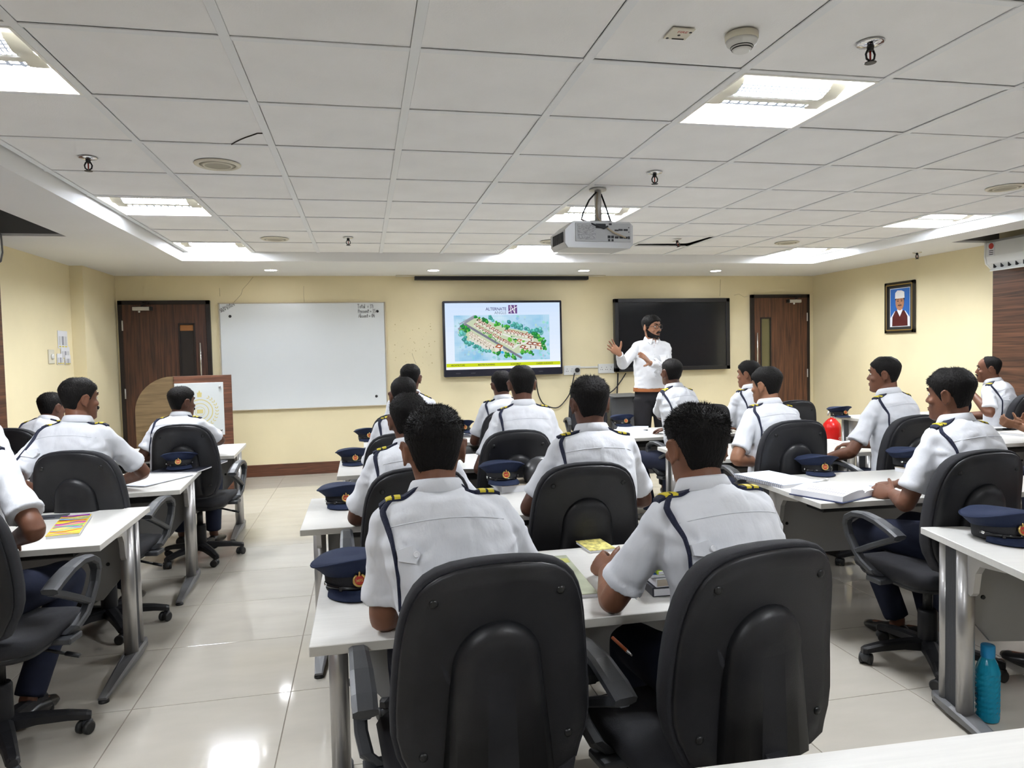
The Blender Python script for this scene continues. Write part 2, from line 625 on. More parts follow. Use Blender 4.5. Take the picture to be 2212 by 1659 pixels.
# ---- ceiling
mb = MB()
mb.box(((XL + XR) / 2, (YW + YB) / 2, 2.96), (XR - XL + .4, YW - YB + .4, .1))
mb.box(((RX0 + RX1) / 2, (YB + 1.36) / 2, ZC + .02), (RX1 - RX0, 1.36 - YB, .04))
ceiling = struct(mb.obj('ceiling', M_GYP))
LIGHTS = [(-2, 0), (3, 0), (8, 0), (-2, 4), (3, 4), (8, 4), (-2, 7), (3, 7), (8, 7)]
tmb = MB(); tmb.box((0, 0, .009), (CELL - .036, CELL - .036, .014), ch=.002)
ct_me = tmb.mesh('ceiling_tile'); ct_me.materials.append(M_CEIL)
for i in range(-2, 9):
    for j in range(-2, 8):
        if (i, j) in LIGHTS:
            continue
        x, y = GX + (i + .5) * CELL, GY + (j + .5) * CELL
        t = link('ceiling_tile', ct_me, ceiling, (x + random.uniform(-.0012, .0012), y + random.uniform(-.0012, .0012), ZC + .001 + random.uniform(0, .0015)))
        if (i, j) == (5, 6):           # a tile that has slipped out of the grid
            t.rotation_euler = (R(1.6), R(-1.2), 0)
            t.location.z += .012
gb = MB()
gb.box((0, 0, 0), (.037, RY1 - 1.36, .006), ch=.001)
gb_me = gb.mesh('grid_bar'); gb_me.materials.append(M_BAR)
for i in range(-2, 10):
    link('grid_bar', gb_me, ceiling, (GX + i * CELL, (RY1 + 1.36) / 2, ZC))
gb = MB(); gb.box((0, 0, 0), (RX1 - RX0, .0315, .0052), ch=.001)
gb_me2 = gb.mesh('grid_cross_bar'); gb_me2.materials.append(M_BAR)
for j in range(-2, 9):
    y = GY + j * CELL
    if y < RY1:
        link('grid_cross_bar', gb_me2, ceiling, ((RX0 + RX1) / 2, y, ZC + .0015))
# soffit ring with a splayed fascia
def fascia(p0, p1, q0, q1, name):
    m_ = MB(); m_.add([p0, p1, q1, q0], [(0, 1, 2, 3)]); return m_.obj(name, M_GYP, ceiling)
PKL, PKR, PKY = -2.34, 5.93, 6.47
mb = MB()
zt = 2.62
def slab(m_, x0, x1, y0, y1):
    m_.box(((x0 + x1) / 2, (y0 + y1) / 2, (ZS + zt) / 2), (x1 - x0, y1 - y0, zt - ZS))
slab(mb, XL, XR, RY1 + .02, YW)
so = mb.obj('soffit', M_GYP, ceiling)
mb = MB(); slab(mb, PKL, RX0 - .02, YB, RY1 + .02); slab(mb, XL, PKL, PKY, RY1 + .02); mb.obj('soffit', M_GYP, ceiling)
mb = MB(); slab(mb, RX1 + .02, PKR, YB, RY1 + .02); slab(mb, PKR, XR, PKY - .2, RY1 + .02); mb.obj('soffit', M_GYP, ceiling)
fb = .02
mb = MB()
mb.add([(RX0, YB, ZC + .01), (RX0, RY1, ZC + .01), (RX0 - fb, RY1 + fb, ZS), (RX0 - fb, YB, ZS)], [(0, 1, 2, 3)])
mb.add([(RX0, RY1, ZC + .01), (RX1, RY1, ZC + .01), (RX1 + fb, RY1 + fb, ZS), (RX0 - fb, RY1 + fb, ZS)], [(0, 1, 2, 3)])
mb.add([(RX1, RY1, ZC + .01), (RX1, YB, ZC + .01), (RX1 + fb, YB, ZS), (RX1 + fb, RY1 + fb, ZS)], [(0, 1, 2, 3)])
mb.obj('soffit_fascia', M_GYP, ceiling)
# dark pockets above the wall air conditioners
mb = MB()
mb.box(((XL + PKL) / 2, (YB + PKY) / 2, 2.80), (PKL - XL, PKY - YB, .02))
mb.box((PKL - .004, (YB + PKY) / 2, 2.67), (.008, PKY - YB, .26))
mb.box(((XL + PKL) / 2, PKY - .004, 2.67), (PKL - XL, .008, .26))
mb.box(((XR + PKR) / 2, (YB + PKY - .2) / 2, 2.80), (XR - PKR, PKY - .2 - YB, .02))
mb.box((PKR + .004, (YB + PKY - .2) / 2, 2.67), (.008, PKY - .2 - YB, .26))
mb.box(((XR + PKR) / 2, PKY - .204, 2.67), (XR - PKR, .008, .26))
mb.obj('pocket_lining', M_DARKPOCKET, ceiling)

# crack in a ceiling tile and hairline cracks in the walls
M_CRACK = mat('crack_dark', (0.03, 0.025, 0.02), 0.9)
def crack(pts, r, parent, name='crack'):
    m_ = MB(); m_.tube(pts, r, 5); return m_.obj(name, M_CRACK if r > .002 else mat('hairline_crack', (0.24, 0.19, 0.11), .9), parent)
cp = [(500, 312), (508, 307), (520, 301), (530, 297), (545, 292), (556, 288), (568, 288)]
crack([on_z(a, b, ZC + .0015) for a, b in cp], [.0015, .004, .0025, .003, .007, .003, .0015] if False else .0034, ceiling)
crack([on_y(a, b, YW - .0005) for a, b in ((547, 598), (536, 612), (524, 625), (521, 636), (510, 648), (503, 655))], .0016, wall_front)
crack([on_y(a, b, YW - .0005) for a, b in ((656, 618), (656, 640), (657, 653))], .0014, wall_front)
crack([on_y(a, b, YW - .0005) for a, b in ((474, 622), (475, 640))], .0014, wall_front)
crack([on_y(a, b, YW - .0005) for a, b in ((1556, 604), (1556, 625), (1555, 640))], .0014, wall_front)
crack([on_y(a, b, YW - .0005) for a, b in ((890, 763), (893, 772), (896, 780), (899, 786))], .0016, wall_front)
crack([on_y(a, b, YW - .0005) for a, b in ((1586, 638), (1596, 635), (1608, 642), (1618, 639))], .0014, wall_front)
# scuff marks on the front wall
rs = random.Random(3)
mb = MB()
for k in range(46):
    px, py = rs.uniform(845, 940), rs.uniform(690, 800)
    p = on_y(px, py, YW - .0006); r_ = rs.uniform(.004, .012)
    mb.add([p + Vector((r_ * math.cos(a) * rs.uniform(.4, 1), 0, r_ * math.sin(a) * rs.uniform(.3, 1))) for a in [2 * PI * q / 7 for q in range(7)]], [tuple(range(7))])
sc = mb.obj('scuff_marks', mat('wall_scuff', srgb(196, 178, 128), .7), wall_front); sc['kind'] = 'stuff'

# ---- doors
def door(n, x0, x1, top, hinge_left, m, glass_x, glass_z, handle_x, closer_x, glass_mat):
    fr = .05
    mb = MB()
    for c, s in ((((x0 + fr / 2), YW - .02, top / 2), (fr, .05, top)), (((x1 - fr / 2), YW - .02, top / 2), (fr, .05, top)), (((x0 + x1) / 2, YW - .02, top - fr / 2), (x1 - x0, .05, fr))):
        mb.box(c, s, ch=.003)
    d = mb.obj('door_%d' % n, M_FRAMEBLK); struct(d)
    gx0, gx1 = glass_x; gz0, gz1 = glass_z
    mb = MB(); yl = YW - .025; a, b = x0 + fr, x1 - fr; zt_ = top - fr
    for bx0, bx1, bz0, bz1 in ((a, gx0, .01, zt_), (gx1, b, .01, zt_), (gx0, gx1, .01, gz0), (gx0, gx1, gz1, zt_)):
        mb.box(((bx0 + bx1) / 2, yl, (bz0 + bz1) / 2), (bx1 - bx0, .04, bz1 - bz0))
    mb.obj('door_leaf', m, d)
    mb = MB()
    for bx0, bx1, bz0, bz1 in ((gx0 - .012, gx0 + .008, gz0 - .012, gz1 + .012), (gx1 - .008, gx1 + .012, gz0 - .012, gz1 + .012), (gx0, gx1, gz0 - .012, gz0 + .008), (gx0, gx1, gz1 - .008, gz1 + .012)):
        mb.box(((bx0 + bx1) / 2, yl - .02, (bz0 + bz1) / 2), (bx1 - bx0, .014, bz1 - bz0), ch=.002)
    mb.obj('vision_panel_frame', M_FRAMEBLK, d)
    mb = MB(); mb.box(((gx0 + gx1) / 2, yl, (gz0 + gz1) / 2), (gx1 - gx0, .008, gz1 - gz0)); mb.obj('vision_panel_glass', glass_mat, d)
    if n == 1:
        mb = MB(); mb.box(((gx0 + gx1) / 2, yl - .006, gz1 - .045), (gx1 - gx0 - .016, .006, .07)); mb.obj('view_strip', mat('tan_strip', srgb(150, 98, 50), .5), d)
    mb = MB(); mb.tube([(handle_x, yl - .05, 1.25), (handle_x, yl - .05, 1.70)], .011, 10)
    for z in (1.30, 1.65):
        mb.tube([(handle_x, yl - .05, z), (handle_x, yl - .015, z)], .008, 8)
    mb.obj('pull_handle', M_CHROME, d)
    # closer
    mb = MB(); mb.box((closer_x, yl - .045, top - .10), (.19, .05, .045), ch=.006)
    cl = mb.obj('door_closer', M_ALU, d)
    mb = MB(); mb.box((closer_x - (.11 if not hinge_left else -.11), yl - .045, top - .10), (.03, .052, .047), ch=.004); mb.obj('end_cap', M_BLACKMET, cl)
    mb = MB(); mb.tube([(closer_x, yl - .05, top - .07), (closer_x + (.09 if hinge_left else .08), yl - .075, top - .03), (closer_x + (.02 if hinge_left else -.10), yl - .05, top - .02)], .008, 6); mb.obj('closer_arm', M_BLACKMET, cl)
    mb = MB(); mb.sphere((closer_x - .02, yl - .055, top - .135), .014, 8, 6); mb.obj('closer_knob', M_WHITEP, cl)
    hx = x0 + fr if hinge_left else x1 - fr
    for z in (1.92, 1.1, .3):
        mb = MB(); mb.tube([(hx, yl - .03, z - .06), (hx, yl - .03, z + .06)], .008, 8); mb.obj('hinge', M_ALU, d)
    return d
door(1, -2.87, -1.83, 2.22, True, M_DOOR, (-2.19, -2.02), (1.05, 1.93), -1.95, -2.60, mat('dark_vision_glass', (0.035, 0.032, 0.030), .08, spec=.6))
door(2, 5.48, 6.42, 2.25, False, M_DOOR2, (5.63, 5.78), (1.05, 1.91), 5.555, 6.16, mat('olive_vision_glass', srgb(104, 98, 66), .15))

# ================================================================== CEILING FITTINGS
M_LENS1 = grid_lens('perforated_lens', 230.0, 0.018, 0.5, .36)
M_LENS2 = grid_lens('prismatic_lens', 240.0, 0.048, 0.5, .34)
M_TUBE = emit('fluorescent_tube', (0.97, 0.985, 1.0), 335.0)
M_REFL = mat('white_reflector', (0.86, 0.85, 0.80), 0.45)
M_BASK = mat('cream_basket', (0.72, 0.69, 0.58), 0.45)
def troffer():
    root = empty('troffer_light')
    s = CELL / 2 - .013; d = .11; t = .20
    mb = MB()
    # folded housing: four sloped reflector sides and the top
    b0 = [(-s, -s, .004), (s, -s, .004), (s, s, .004), (-s, s, .004)]
    b1 = [(-s + .03, -t - .04, d), (s - .03, -t - .04, d), (s - .03, t + .04, d), (-s + .03, t + .04, d)]
    vs_ = b0 + b1
    mb.add(vs_, [(0, 1, 5, 4), (1, 2, 6, 5), (2, 3, 7, 6), (3, 0, 4, 7), (4, 5, 6, 7)])
    mb.obj('reflector_housing', M_REFL, root)
    mb = MB()
    for a, b, c, e in ((-s, s, -s, -s + .012), (-s, s, s - .012, s), (-s, -s + .012, -s, s), (s - .012, s, -s, s)):
        mb.box(((a + b) / 2, (c + e) / 2, .002), (b - a, e - c, .006))
    mb.obj('trim_frame', M_REFL, root)
    # basket: shallow convex tray hanging on the centre line
    prof = [(-.165, .065), (-.13, .034), (-.07, .014), (0, .020), (.07, .014), (.13, .034), (.165, .065)]
    L = s - .03
    mb = MB()
    mb.add([(x, y, z) for x in (-L, -.215) for y, z in prof], [(k, k + 1, k + 8, k + 7) for k in range(6)], True)
    mb.add([(x, y, z) for x in (.215, L) for y, z in prof], [(k, k + 1, k + 8, k + 7) for k in range(6)], True)
    for x0, x1 in ((-.215, .215),):
        for (a, b) in ((0, 1), (5, 6), (2, 3), (3, 4)):
            (ya, za), (yb, zb) = prof[a], prof[b]
            if a in (2, 3):
                f0, f1 = (.55, 1) if a == 2 else (0, .45)
                ya2, za2 = ya + (yb - ya) * f0, za + (zb - za) * f0
                yb2, zb2 = ya + (yb - ya) * f1, za + (zb - za) * f1
                ya, za, yb, zb = ya2, za2, yb2, zb2
            mb.add([(x0, ya, za), (x1, ya, za), (x1, yb, zb), (x0, yb, zb)], [(0, 1, 2, 3)])
    mb.obj('lamp_basket', M_BASK, root)
    mb = MB(); mb.add([(x, y, z) for x in (-.215, .215) for y, z in ((-.13, .034), (-.07, .014), (-.0315, .0173))], [(0, 1, 4, 3), (1, 2, 5, 4)], True)
    mb.obj('perforated_lens', M_LENS1, root)
    mb = MB(); mb.add([(x, y, z) for x in (-.215, .215) for y, z in ((.0315, .0173), (.07, .014), (.13, .034))], [(0, 1, 4, 3), (1, 2, 5, 4)], True)
    mb.obj('prismatic_lens', M_LENS2, root)
    for sy in (-1, 1):
        mb = MB(); mb.tube([(-.27, sy * .185, .088), (.27, sy * .185, .088)], .013, 8); mb.obj('fluorescent_tube', M_TUBE, root)
    return root
LT = troffer()
LLAB = {(-2, 0): 'square ceiling light cut off at the upper left edge of the photo', (3, 0): 'big square ceiling light beside the sprinkler and smoke detector',
        (8, 0): 'square ceiling light out of sight above the right desks', (-2, 4): 'square ceiling light by the left soffit past the first sprinkler',
        (3, 4): 'square ceiling light right behind the hanging projector', (8, 4): 'square ceiling light by the right soffit near the air conditioner',
        (-2, 7): 'square ceiling light in the far left corner of the grid', (3, 7): 'square ceiling light at the front soffit above the lit screen',
        (8, 7): 'square ceiling light in the far right corner of the grid'}
for k, (i, j) in enumerate(LIGHTS + [(-2, -5), (3, -5), (8, -5)]):
    o = LT if k == 0 else copy_tree(LT)
    y = GY + (j + .5) * CELL
    o.location = (GX + (i + .5) * CELL, y, ZC - .003 if j >= -2 else ZC - .115)
    tag(o, LLAB.get((i, j), 'square ceiling light behind the camera, ' + {-2: 'left', 3: 'middle', 8: 'right'}[i] + ' of its row'), 'ceiling light', 'square ceiling lights')

# round downlights in the front soffit
M_DL = emit('downlight_lens', (0.95, 0.96, 1.0), 60.0)
for k, (px, py) in enumerate(((583, 582), (935, 586), (1258, 586), (1555, 583))):
    p = on_z(px, py, ZS)
    root = empty('downlight', (p.x, 8.78, ZS))
    mb = MB(); mb.lathe([(.068, -.001), (.078, -.004), (.086, -.003), (.088, .0)], 28, cap=False); mb.obj('trim_ring', M_WHITEP, root)
    mb = MB(); mb.lathe([(.068, -.002), (.03, -.0025)], 24); mb.obj('diffuser', M_DL, root)
    tag(root, 'round downlight in the front soffit ' + ('above the whiteboard', 'just left of the lit screen', 'between the lit screen and the black screen', 'above the black screen, rightmost of the row')[k], 'downlight', 'soffit downlights')

# sprinklers
def sprinkler():
    root = empty('sprinkler')
    mb = MB(); mb.lathe([(.008, -.014), (.045, -.006), (.05, 0)], 20); mb.obj('escutcheon', M_CHROME, root)
    mb = MB(); mb.lathe([(.011, -.03), (.014, -.012)], 10)
    for s in (-1, 1):
        mb.tube([(s * .011, 0, -.025), (s * .019, 0, -.042), (s * .016, 0, -.058), (0, 0, -.068)], .004, 6)
    mb.lathe([(.020, -.074), (.022, -.072), (.006, -.066)], 14)
    mb.obj('frame', M_BLACKMET, root)
    mb = MB(); mb.tube([(0, 0, -.062), (0, 0, -.03)], .0035, 6); mb.obj('glass_bulb', mat('red_glass_bulb', (.3, .02, .01), .1), root)
    return root
SP = sprinkler()
for k, (px, py, z, lab) in enumerate(((190, 340, ZC, 'fire sprinkler in the left column of tiles beside the soffit'), (1880, 92, ZC, 'large nearest fire sprinkler beside the smoke detector'),
        (1414, 372, ZC, 'fire sprinkler above and right of the projector'), (752, 513, ZC, 'fire sprinkler near the front soffit left of the screen'),
        (1462, 518, ZC, 'tilted fire sprinkler at the slipped ceiling tile'), (1981, 545, ZS, 'small fire sprinkler under the right soffit above the portrait'))):
    o = SP if k == 0 else copy_tree(SP)
    o.location = on_z(px, py, z) - Vector((0, 0, .0015))
    if k == 4:
        o.rotation_euler = (0, R(-14), 0)
    tag(o, lab, 'sprinkler', 'ceiling sprinklers')

# round ceiling speakers
def speaker():
    root = empty('ceiling_speaker')
    mb = MB(); mb.lathe([(.098, -.003), (.104, -.009), (.116, -.009), (.125, -.004), (.128, 0)], 32, cap=False); mb.obj('trim_ring', M_CREAMP, root)
    mb = MB(); mb.lathe([(.099, -.004), (.075, -.008), (.02, -.009)], 32); g = mb.obj('grille', mat('speaker_grille', (.42, .39, .30), .6, bump=(400, .6)), root)
    mb = MB(); mb.lathe([(.070, -.0075), (.073, -.012), (.078, -.012), (.081, -.0065)], 32, cap=False); mb.obj('grille_ring', M_CREAMP, g)
    return root
SK = speaker()
for k, (px, py, lab) in enumerate(((470, 355, 'round cream ceiling speaker in the tile past the crack'), (2172, 405, 'round cream ceiling speaker at the right edge of the photo'), (594, 516, 'round ceiling speaker near the front left corner of the grid'),
        (1193, 522, 'round ceiling speaker just left of the projector'), (1700, 524, 'round ceiling speaker near the front right corner light'))):
    o = SK if k == 0 else copy_tree(SK)
    o.location = on_z(px, py, ZC) - Vector((0, 0, .001))
    tag(o, lab, 'speaker', 'round ceiling speakers')

# smoke detector and fire plate
p = on_z(1602, 74, ZC)
root = empty('smoke_detector', (p.x, p.y, ZC - .002))
mb = MB(); mb.lathe([(.056, -.022), (.058, -.018), (.059, 0)], 28); mb.obj('base', M_CREAMP, root)
mb = MB(); mb.lathe([(.026, -.060), (.032, -.056), (.036, -.046), (.052, -.034), (.056, -.021)], 28); hd = mb.obj('sensor_head', M_WHITEP, root)
for z, r_ in ((-.051, .0348), (-.044, .0392)):
    mb = MB(); mb.lathe([(r_, z - .0022), (r_ + .0012, z), (r_, z + .0022)], 28, cap=False); mb.obj('vent_slot', M_INK, hd)
tag(root, 'white domed smoke detector near the top right of the ceiling', 'smoke detector')
p = on_z(1467, 71, ZC)
root = empty('fire_indicator', (p.x, p.y, ZC - .003))
mb = MB(); mb.box((0, 0, 0), (.085, .085, .005), ch=.001); pl = mb.obj('plate', M_CREAMP, root)
Mdn = Matrix.Translation((0.005, -.018, -.0028)) @ Matrix.Rotation(PI, 4, 'X')
text_obj('lettering', 'FIRE', .021, M_RED, pl, Mdn, bold=.0004)
for (a, b) in ((.034, -.02), (.002, .006), (-.03, .034)):
    mb = MB(); mb.lathe([(.0055, -.0034), (.0055, -.002)], 12, c=(a, b, 0)); mb.obj('hole', M_INK, root)
mb = MB(); mb.box((.01, .034, -.003), (.045, .005, .003)); mb.obj('latch_slot', M_INK, root)
tag(root, 'small square FIRE indicator plate on the ceiling', 'indicator')

# projector on a ceiling pole, its connector side towards the class
pr = empty('projector', (1.585, 4.78, 2.285), R(3))
M_PROJ = mat('projector_grey', (.46, .46, .45), .4, .2)
body = [(-.255, -.07), (-.235, -.10), (.215, -.10), (.24, -.075), (.24, .055), (.215, .08), (-.19, .08), (-.255, .02)]
mb = MB()
rings = []
for y, k, dz in ((-.155, .985, 0), (-.15, 1, 0), (.15, 1.0, 0), (.155, .985, 0)):
    rings.append([(a * k, y, b * k * (1.0 if y < 0 else .9)) for a, b in body])
mb.loft(rings[::-1], True, False); pb = mb.obj('body', M_PROJ, pr)
mb = MB(); mb.box((.02, -.157, .005), (.40, .006, .125), ch=.002); cp_ = mb.obj('connector_panel', mat('projector_panel', (.36, .36, .35), .4), pr)
mb = MB(); mb.box((-.10, -.1605, .005), (.13, .003, .10)); mb.obj('spec_label', mat('spec_label_print', (.33, .33, .33), .6, var=(90, .45, (1, 1, 3))), cp_)
for a, b, w, h in [(.06, -.025, .02, .018), (.085, -.025, .02, .018), (.115, -.028, .026, .014), (.148, -.028, .026, .014), (.18, -.028, .03, .014), (.205, -.028, .014, .018),
                   (.145, .024, .03, .012), (.182, .024, .03, .012), (.06, -.047, .014, .014), (.085, -.047, .014, .014), (.115, .02, .028, .01), (.205, .04, .006, .006), (.205, .01, .006, .006), (.07, .06, .02, .012)]:
    mb = MB(); mb.box((a, -.1605, b), (w, .003, h)); mb.obj('port', M_INK, cp_)
mb = MB(); mb.box((0, -.161, .047), (.075, .006, .03), ch=.004); mb.obj('port_cover', M_INK, cp_)
for k in range(9):
    mb = MB(); mb.box((-.2568, -.12 + k * .026, -.026), (.004, .014, .07), ch=.001); mb.obj('vent_slat', M_INK, pb)
mb = MB(); mb.tube([(.04, -.02, .075), (.04, -.02, .325)], .024, 14); mb.lathe([(.06, .315), (.06, .325)], 16, c=(.04, -.02, 0)); mb.obj('ceiling_pole', M_ALU, pr)
mb = MB(); mb.box((.04, -.02, .09), (.16, .12, .02), ch=.004); mb.obj('mount_plate', M_MODEST, pr)
for pts, m_ in (([(.03, -.04, .30), (.012, -.06, .20), (.01, -.08, .12), (.03, -.15, .05), (.09, -.18, .0), (.15, -.175, -.02), (.18, -.16, -.028)], mat('beige_cable', (.35, .29, .2), .5)),
                ([(.02, -.04, .30), (-.04, -.06, .24), (-.09, -.07, .15), (-.11, -.09, .10), (-.06, -.16, .06), (.02, -.17, .03), (.05, -.165, .045)], M_INK),
                ([(.06, -.03, .29), (.09, -.04, .20), (.12, -.05, .10)], M_INK)):
    mb = MB(); mb.tube(pts, .006, 8); mb.obj('cable', m_, pr)
tag(pr, 'grey projector hanging from the ceiling on a pole', 'projector')

# ================================================================== FRONT WALL ITEMS
def rect_front(mbx, x0, x1, z0, z1, y, color=None):
    mbx.add([(x0, y, z0), (x1, y, z0), (x1, y, z1), (x0, y, z1)], [(0, 1, 2, 3)], False, color)

# whiteboard (bottom edge sags to the left like in the room)
wb = empty('whiteboard', (-.72, YW - .02, .85))
mb = MB(); mb.box((0, 0, .665), (2.00, .022, 1.33), ch=.003); mb.obj('board', M_WB, wb)
mb = MB()
for c, s in (((0, -.002, 1.331), (2.03, .03, .012)), ((0, -.002, -.001), (2.03, .03, .012)), ((-1.009, -.002, .665), (.014, .03, 1.344)), ((1.009, -.002, .665), (.014, .03, 1.344))):
    mb.box(c, s, ch=.002)
mb.obj('edge_trim', mat('beige_board_edge', (.52, .45, .33), .5), wb)
for x, z in ((-.88, 1.17), (.915, 1.215), (-.92, .13), (.87, .12)):
    mb = MB(); mb.lathe([(.010, .006), (.016, .005), (.018, 0)], 14, M=XZ.to_4x4().to_3x3(), c=(x, -.011, z)); mb.obj('stud', M_BLACKMET, wb)
GL = {'T': [[(0, 1), (.7, 1)], [(.35, 1), (.3, 0)]], 'o': [[(.3, .55), (.05, .35), (.1, .05), (.35, 0), (.5, .25), (.4, .5), (.25, .55)]],
      't': [[(.25, .95), (.2, .1), (.4, .05)], [(0, .6), (.5, .65)]], 'a': [[(.45, .5), (.15, .5), (.02, .2), (.2, 0), (.42, .2), (.45, .5), (.5, .02)]],
      'l': [[(.1, 1.05), (.12, .05), (.25, .02)]], 'P': [[(.1, 0), (.12, 1), (.5, .95), (.55, .65), (.12, .5)]], 'r': [[(.05, .55), (.08, 0)], [(.08, .35), (.25, .55), (.4, .5)]],
      'e': [[(.05, .3), (.42, .35), (.35, .55), (.12, .5), (.03, .2), (.2, 0), (.45, .1)]], 's': [[(.4, .52), (.12, .5), (.1, .33), (.38, .2), (.3, 0), (.02, .05)]],
      'n': [[(.05, .55), (.07, 0)], [(.07, .35), (.3, .55), (.42, .35), (.44, 0)]], 'A': [[(0, 0), (.35, 1), (.6, 0)], [(.12, .38), (.55, .4)]],
      'b': [[(.08, 1.05), (.1, 0), (.4, .05), (.45, .4), (.1, .5)]], '=': [[(0, .45), (.4, .47)], [(0, .25), (.4, .27)]],
      '3': [[(.05, .95), (.4, .9), (.15, .55), (.45, .35), (.3, .02), (.02, .1)]], '5': [[(.45, .95), (.1, .92), (.08, .55), (.42, .5), (.4, .08), (.05, .02)]],
      '0': [[(.25, .95), (.05, .6), (.12, .08), (.35, .05), (.48, .5), (.35, .92), (.22, .95)]], '4': [[(.3, .95), (.02, .35), (.5, .38)], [(.4, .6), (.38, 0)]],
      '9': [[(.45, .85), (.2, .95), (.05, .7), (.2, .5), (.45, .75), (.42, 0)]], '1': [[(.25, .95), (.22, 0)]], '2': [[(.05, .8), (.25, .95), (.42, .7), (.05, .02), (.48, .05)]],
      '/': [[(.02, -.1), (.4, 1.1)]], ' ': []}
def handwrite(s, x, z, h, ang, parent, y, m, r_):
    mbx = MB(); cur = 0
    ca, sa = math.cos(ang), math.sin(ang)
    for ch in s:
        for st in GL[ch]:
            pts = []
            for (a, b) in st:
                u_, v_ = (cur + a) * h * .68, b * h
                pts.append((x + u_ * ca - v_ * sa, y, z + u_ * sa + v_ * ca))
            mbx.tube(pts, r_, 5)
        cur += {'l': .35, 'T': .75, 'A': .7, 'P': .65, '/': .5, ' ': .35, '1': .4}.get(ch, .58)
    return mbx.obj('handwriting', m, parent)
M_MARK = mat('marker_ink', (.012, .012, .014), .5)
for s, x, z, h in (('Total  = 39', .665, 1.255, .052), ('Present = 35', .67, 1.195, .050), ('Absent = 04', .675, 1.135, .050)):
    handwrite(s, x, z, h, 0, wb, -.0115, M_MARK, .0026)
handwrite('30/09/2024', -.985, 1.215, .050, R(28), wb, -.0115, M_MARK, .0024)
tag(wb, 'large whiteboard on the front wall with attendance numbers in the corner', 'whiteboard')

# lit display with the slide
x0, x1, z0, z1 = 1.03, 2.64, 1.19, 2.185
tv = empty('display_screen', ((x0 + x1) / 2, YW, z0))
W, H = x1 - x0, z1 - z0
mb = MB()
mb.prism(rrect(-W / 2, W / 2, 0, H, .015, 3), .0, .085, M=XZ, ch=.004); mb.obj('bezel', mat('navy_black_bezel', (.010, .011, .022), .25), tv)
sx0, sx1, sz0, sz1 = -W / 2 + .028, W / 2 - .028, .095, H - .028
SW, SH = sx1 - sx0, sz1 - sz0
E_SL = vcol_mat('slide_light', emission=1.0)
ys = -.0865
mb = MB()
# slide ground: pale blue wash in cells
rs = random.Random(11)
NX, NZ = 24, 14
for a in range(NX):
    for b in range(NZ):
        u_, v_ = (a + .5) / NX, (b + .5) / NZ
        g = 0.5 + .5 * noise.noise(Vector((u_ * 3, v_ * 3, 2.2)))
        edge = max(abs(u_ - .5) * 2, abs(v_ - .5) * 2) ** 2
        wv = min(1, max(0, .55 * (1 - v_) + .25 * g))
        c = (0.60 + .36 * wv, 0.76 + .22 * wv, 1.0)
        if v_ < .05: c = (1, 1, 1)
        rect_front(mb, sx0 + SW * a / NX, sx0 + SW * (a + 1) / NX, sz0 + SH * b / NZ, sz0 + SH * (b + 1) / NZ, ys, c)
mb.obj('slide_ground', E_SL, tv)
# the aerial picture on the slide
px0, px1, pz0, pz1 = sx0 + SW * .075, sx0 + SW * .905, sz0 + SH * .125, sz0 + SH * .815
PW, PH = px1 - px0, pz1 - pz0
mb = MB()
lay = [0]
def UV(u_, v_):
    return (px0 + PW * u_, ys - .0006 - lay[0] * .00022, pz0 + PH * v_)
def poly(pts, c, step=True):
    if step: lay[0] += .01
    mb.add([UV(*p) for p in pts], [tuple(range(len(pts)))], False, c)
def blob(u_, v_, r_, c, n=8):
    poly([(min(1, max(0, u_ + r_ * math.cos(2 * PI * k / n) * rs.uniform(.7, 1.15))), min(1, max(0, v_ + r_ * 2.1 * math.sin(2 * PI * k / n) * rs.uniform(.7, 1.15)))) for k in range(n)], c)
for a in range(44):
    for b in range(24):
        u_, v_ = (a + .5) / 44, (b + .5) / 24
        g = noise.noise(Vector((u_ * 5, v_ * 3.4, .7))); g2 = noise.noise(Vector((u_ * 14, v_ * 9, 3.1)))
        t_ = min(1, max(0, .5 + .55 * g + .3 * g2))
        c = (.22 + .42 * t_, .52 + .30 * t_, .78 + .16 * t_)
        mb.add([UV(a / 44, b / 24), UV((a + 1) / 44, b / 24), UV((a + 1) / 44, (b + 1) / 24), UV(a / 44, (b + 1) / 24)], [(0, 1, 2, 3)], False, c)
def zu(x, y): return ((x - 385) / 1023.0, 1 - (y - 597) / 483.0)
def treec(k):
    return rs.choice([[(.02, .22, .05), (.05, .32, .04), (.10, .42, .06), (.03, .16, .06)], [(.06, .30, .26), (.10, .40, .36), (.16, .46, .42), (.05, .24, .24)]][k])
# soft distant foliage
for _ in range(150):
    u_, v_ = rs.random(), rs.random()
    if .25 < u_ < .8 and .2 < v_ < .75: continue
    blob(u_, v_, rs.uniform(.008, .02), (.25 + .25 * rs.random(), .55 + .2 * rs.random(), .62 + .2 * rs.random()))
# estate ground
poly([zu(*p) for p in ((520, 650), (620, 610), (930, 730), (1240, 790), (1370, 930), (1130, 1000), (1060, 1010), (760, 985), (520, 860), (430, 760))], (.58, .66, .46))
poly([zu(*p) for p in ((430, 735), (500, 700), (545, 740), (520, 780), (450, 790))], (.16, .50, .06))
for x, y, r_ in ((975, 860, .028), (1060, 880, .03), (1120, 875, .02), (1330, 900, .02), (760, 830, .02), (700, 780, .015)):
    u_, v_ = zu(x, y); blob(u_, v_, r_, (.18, .52, .08), 10)
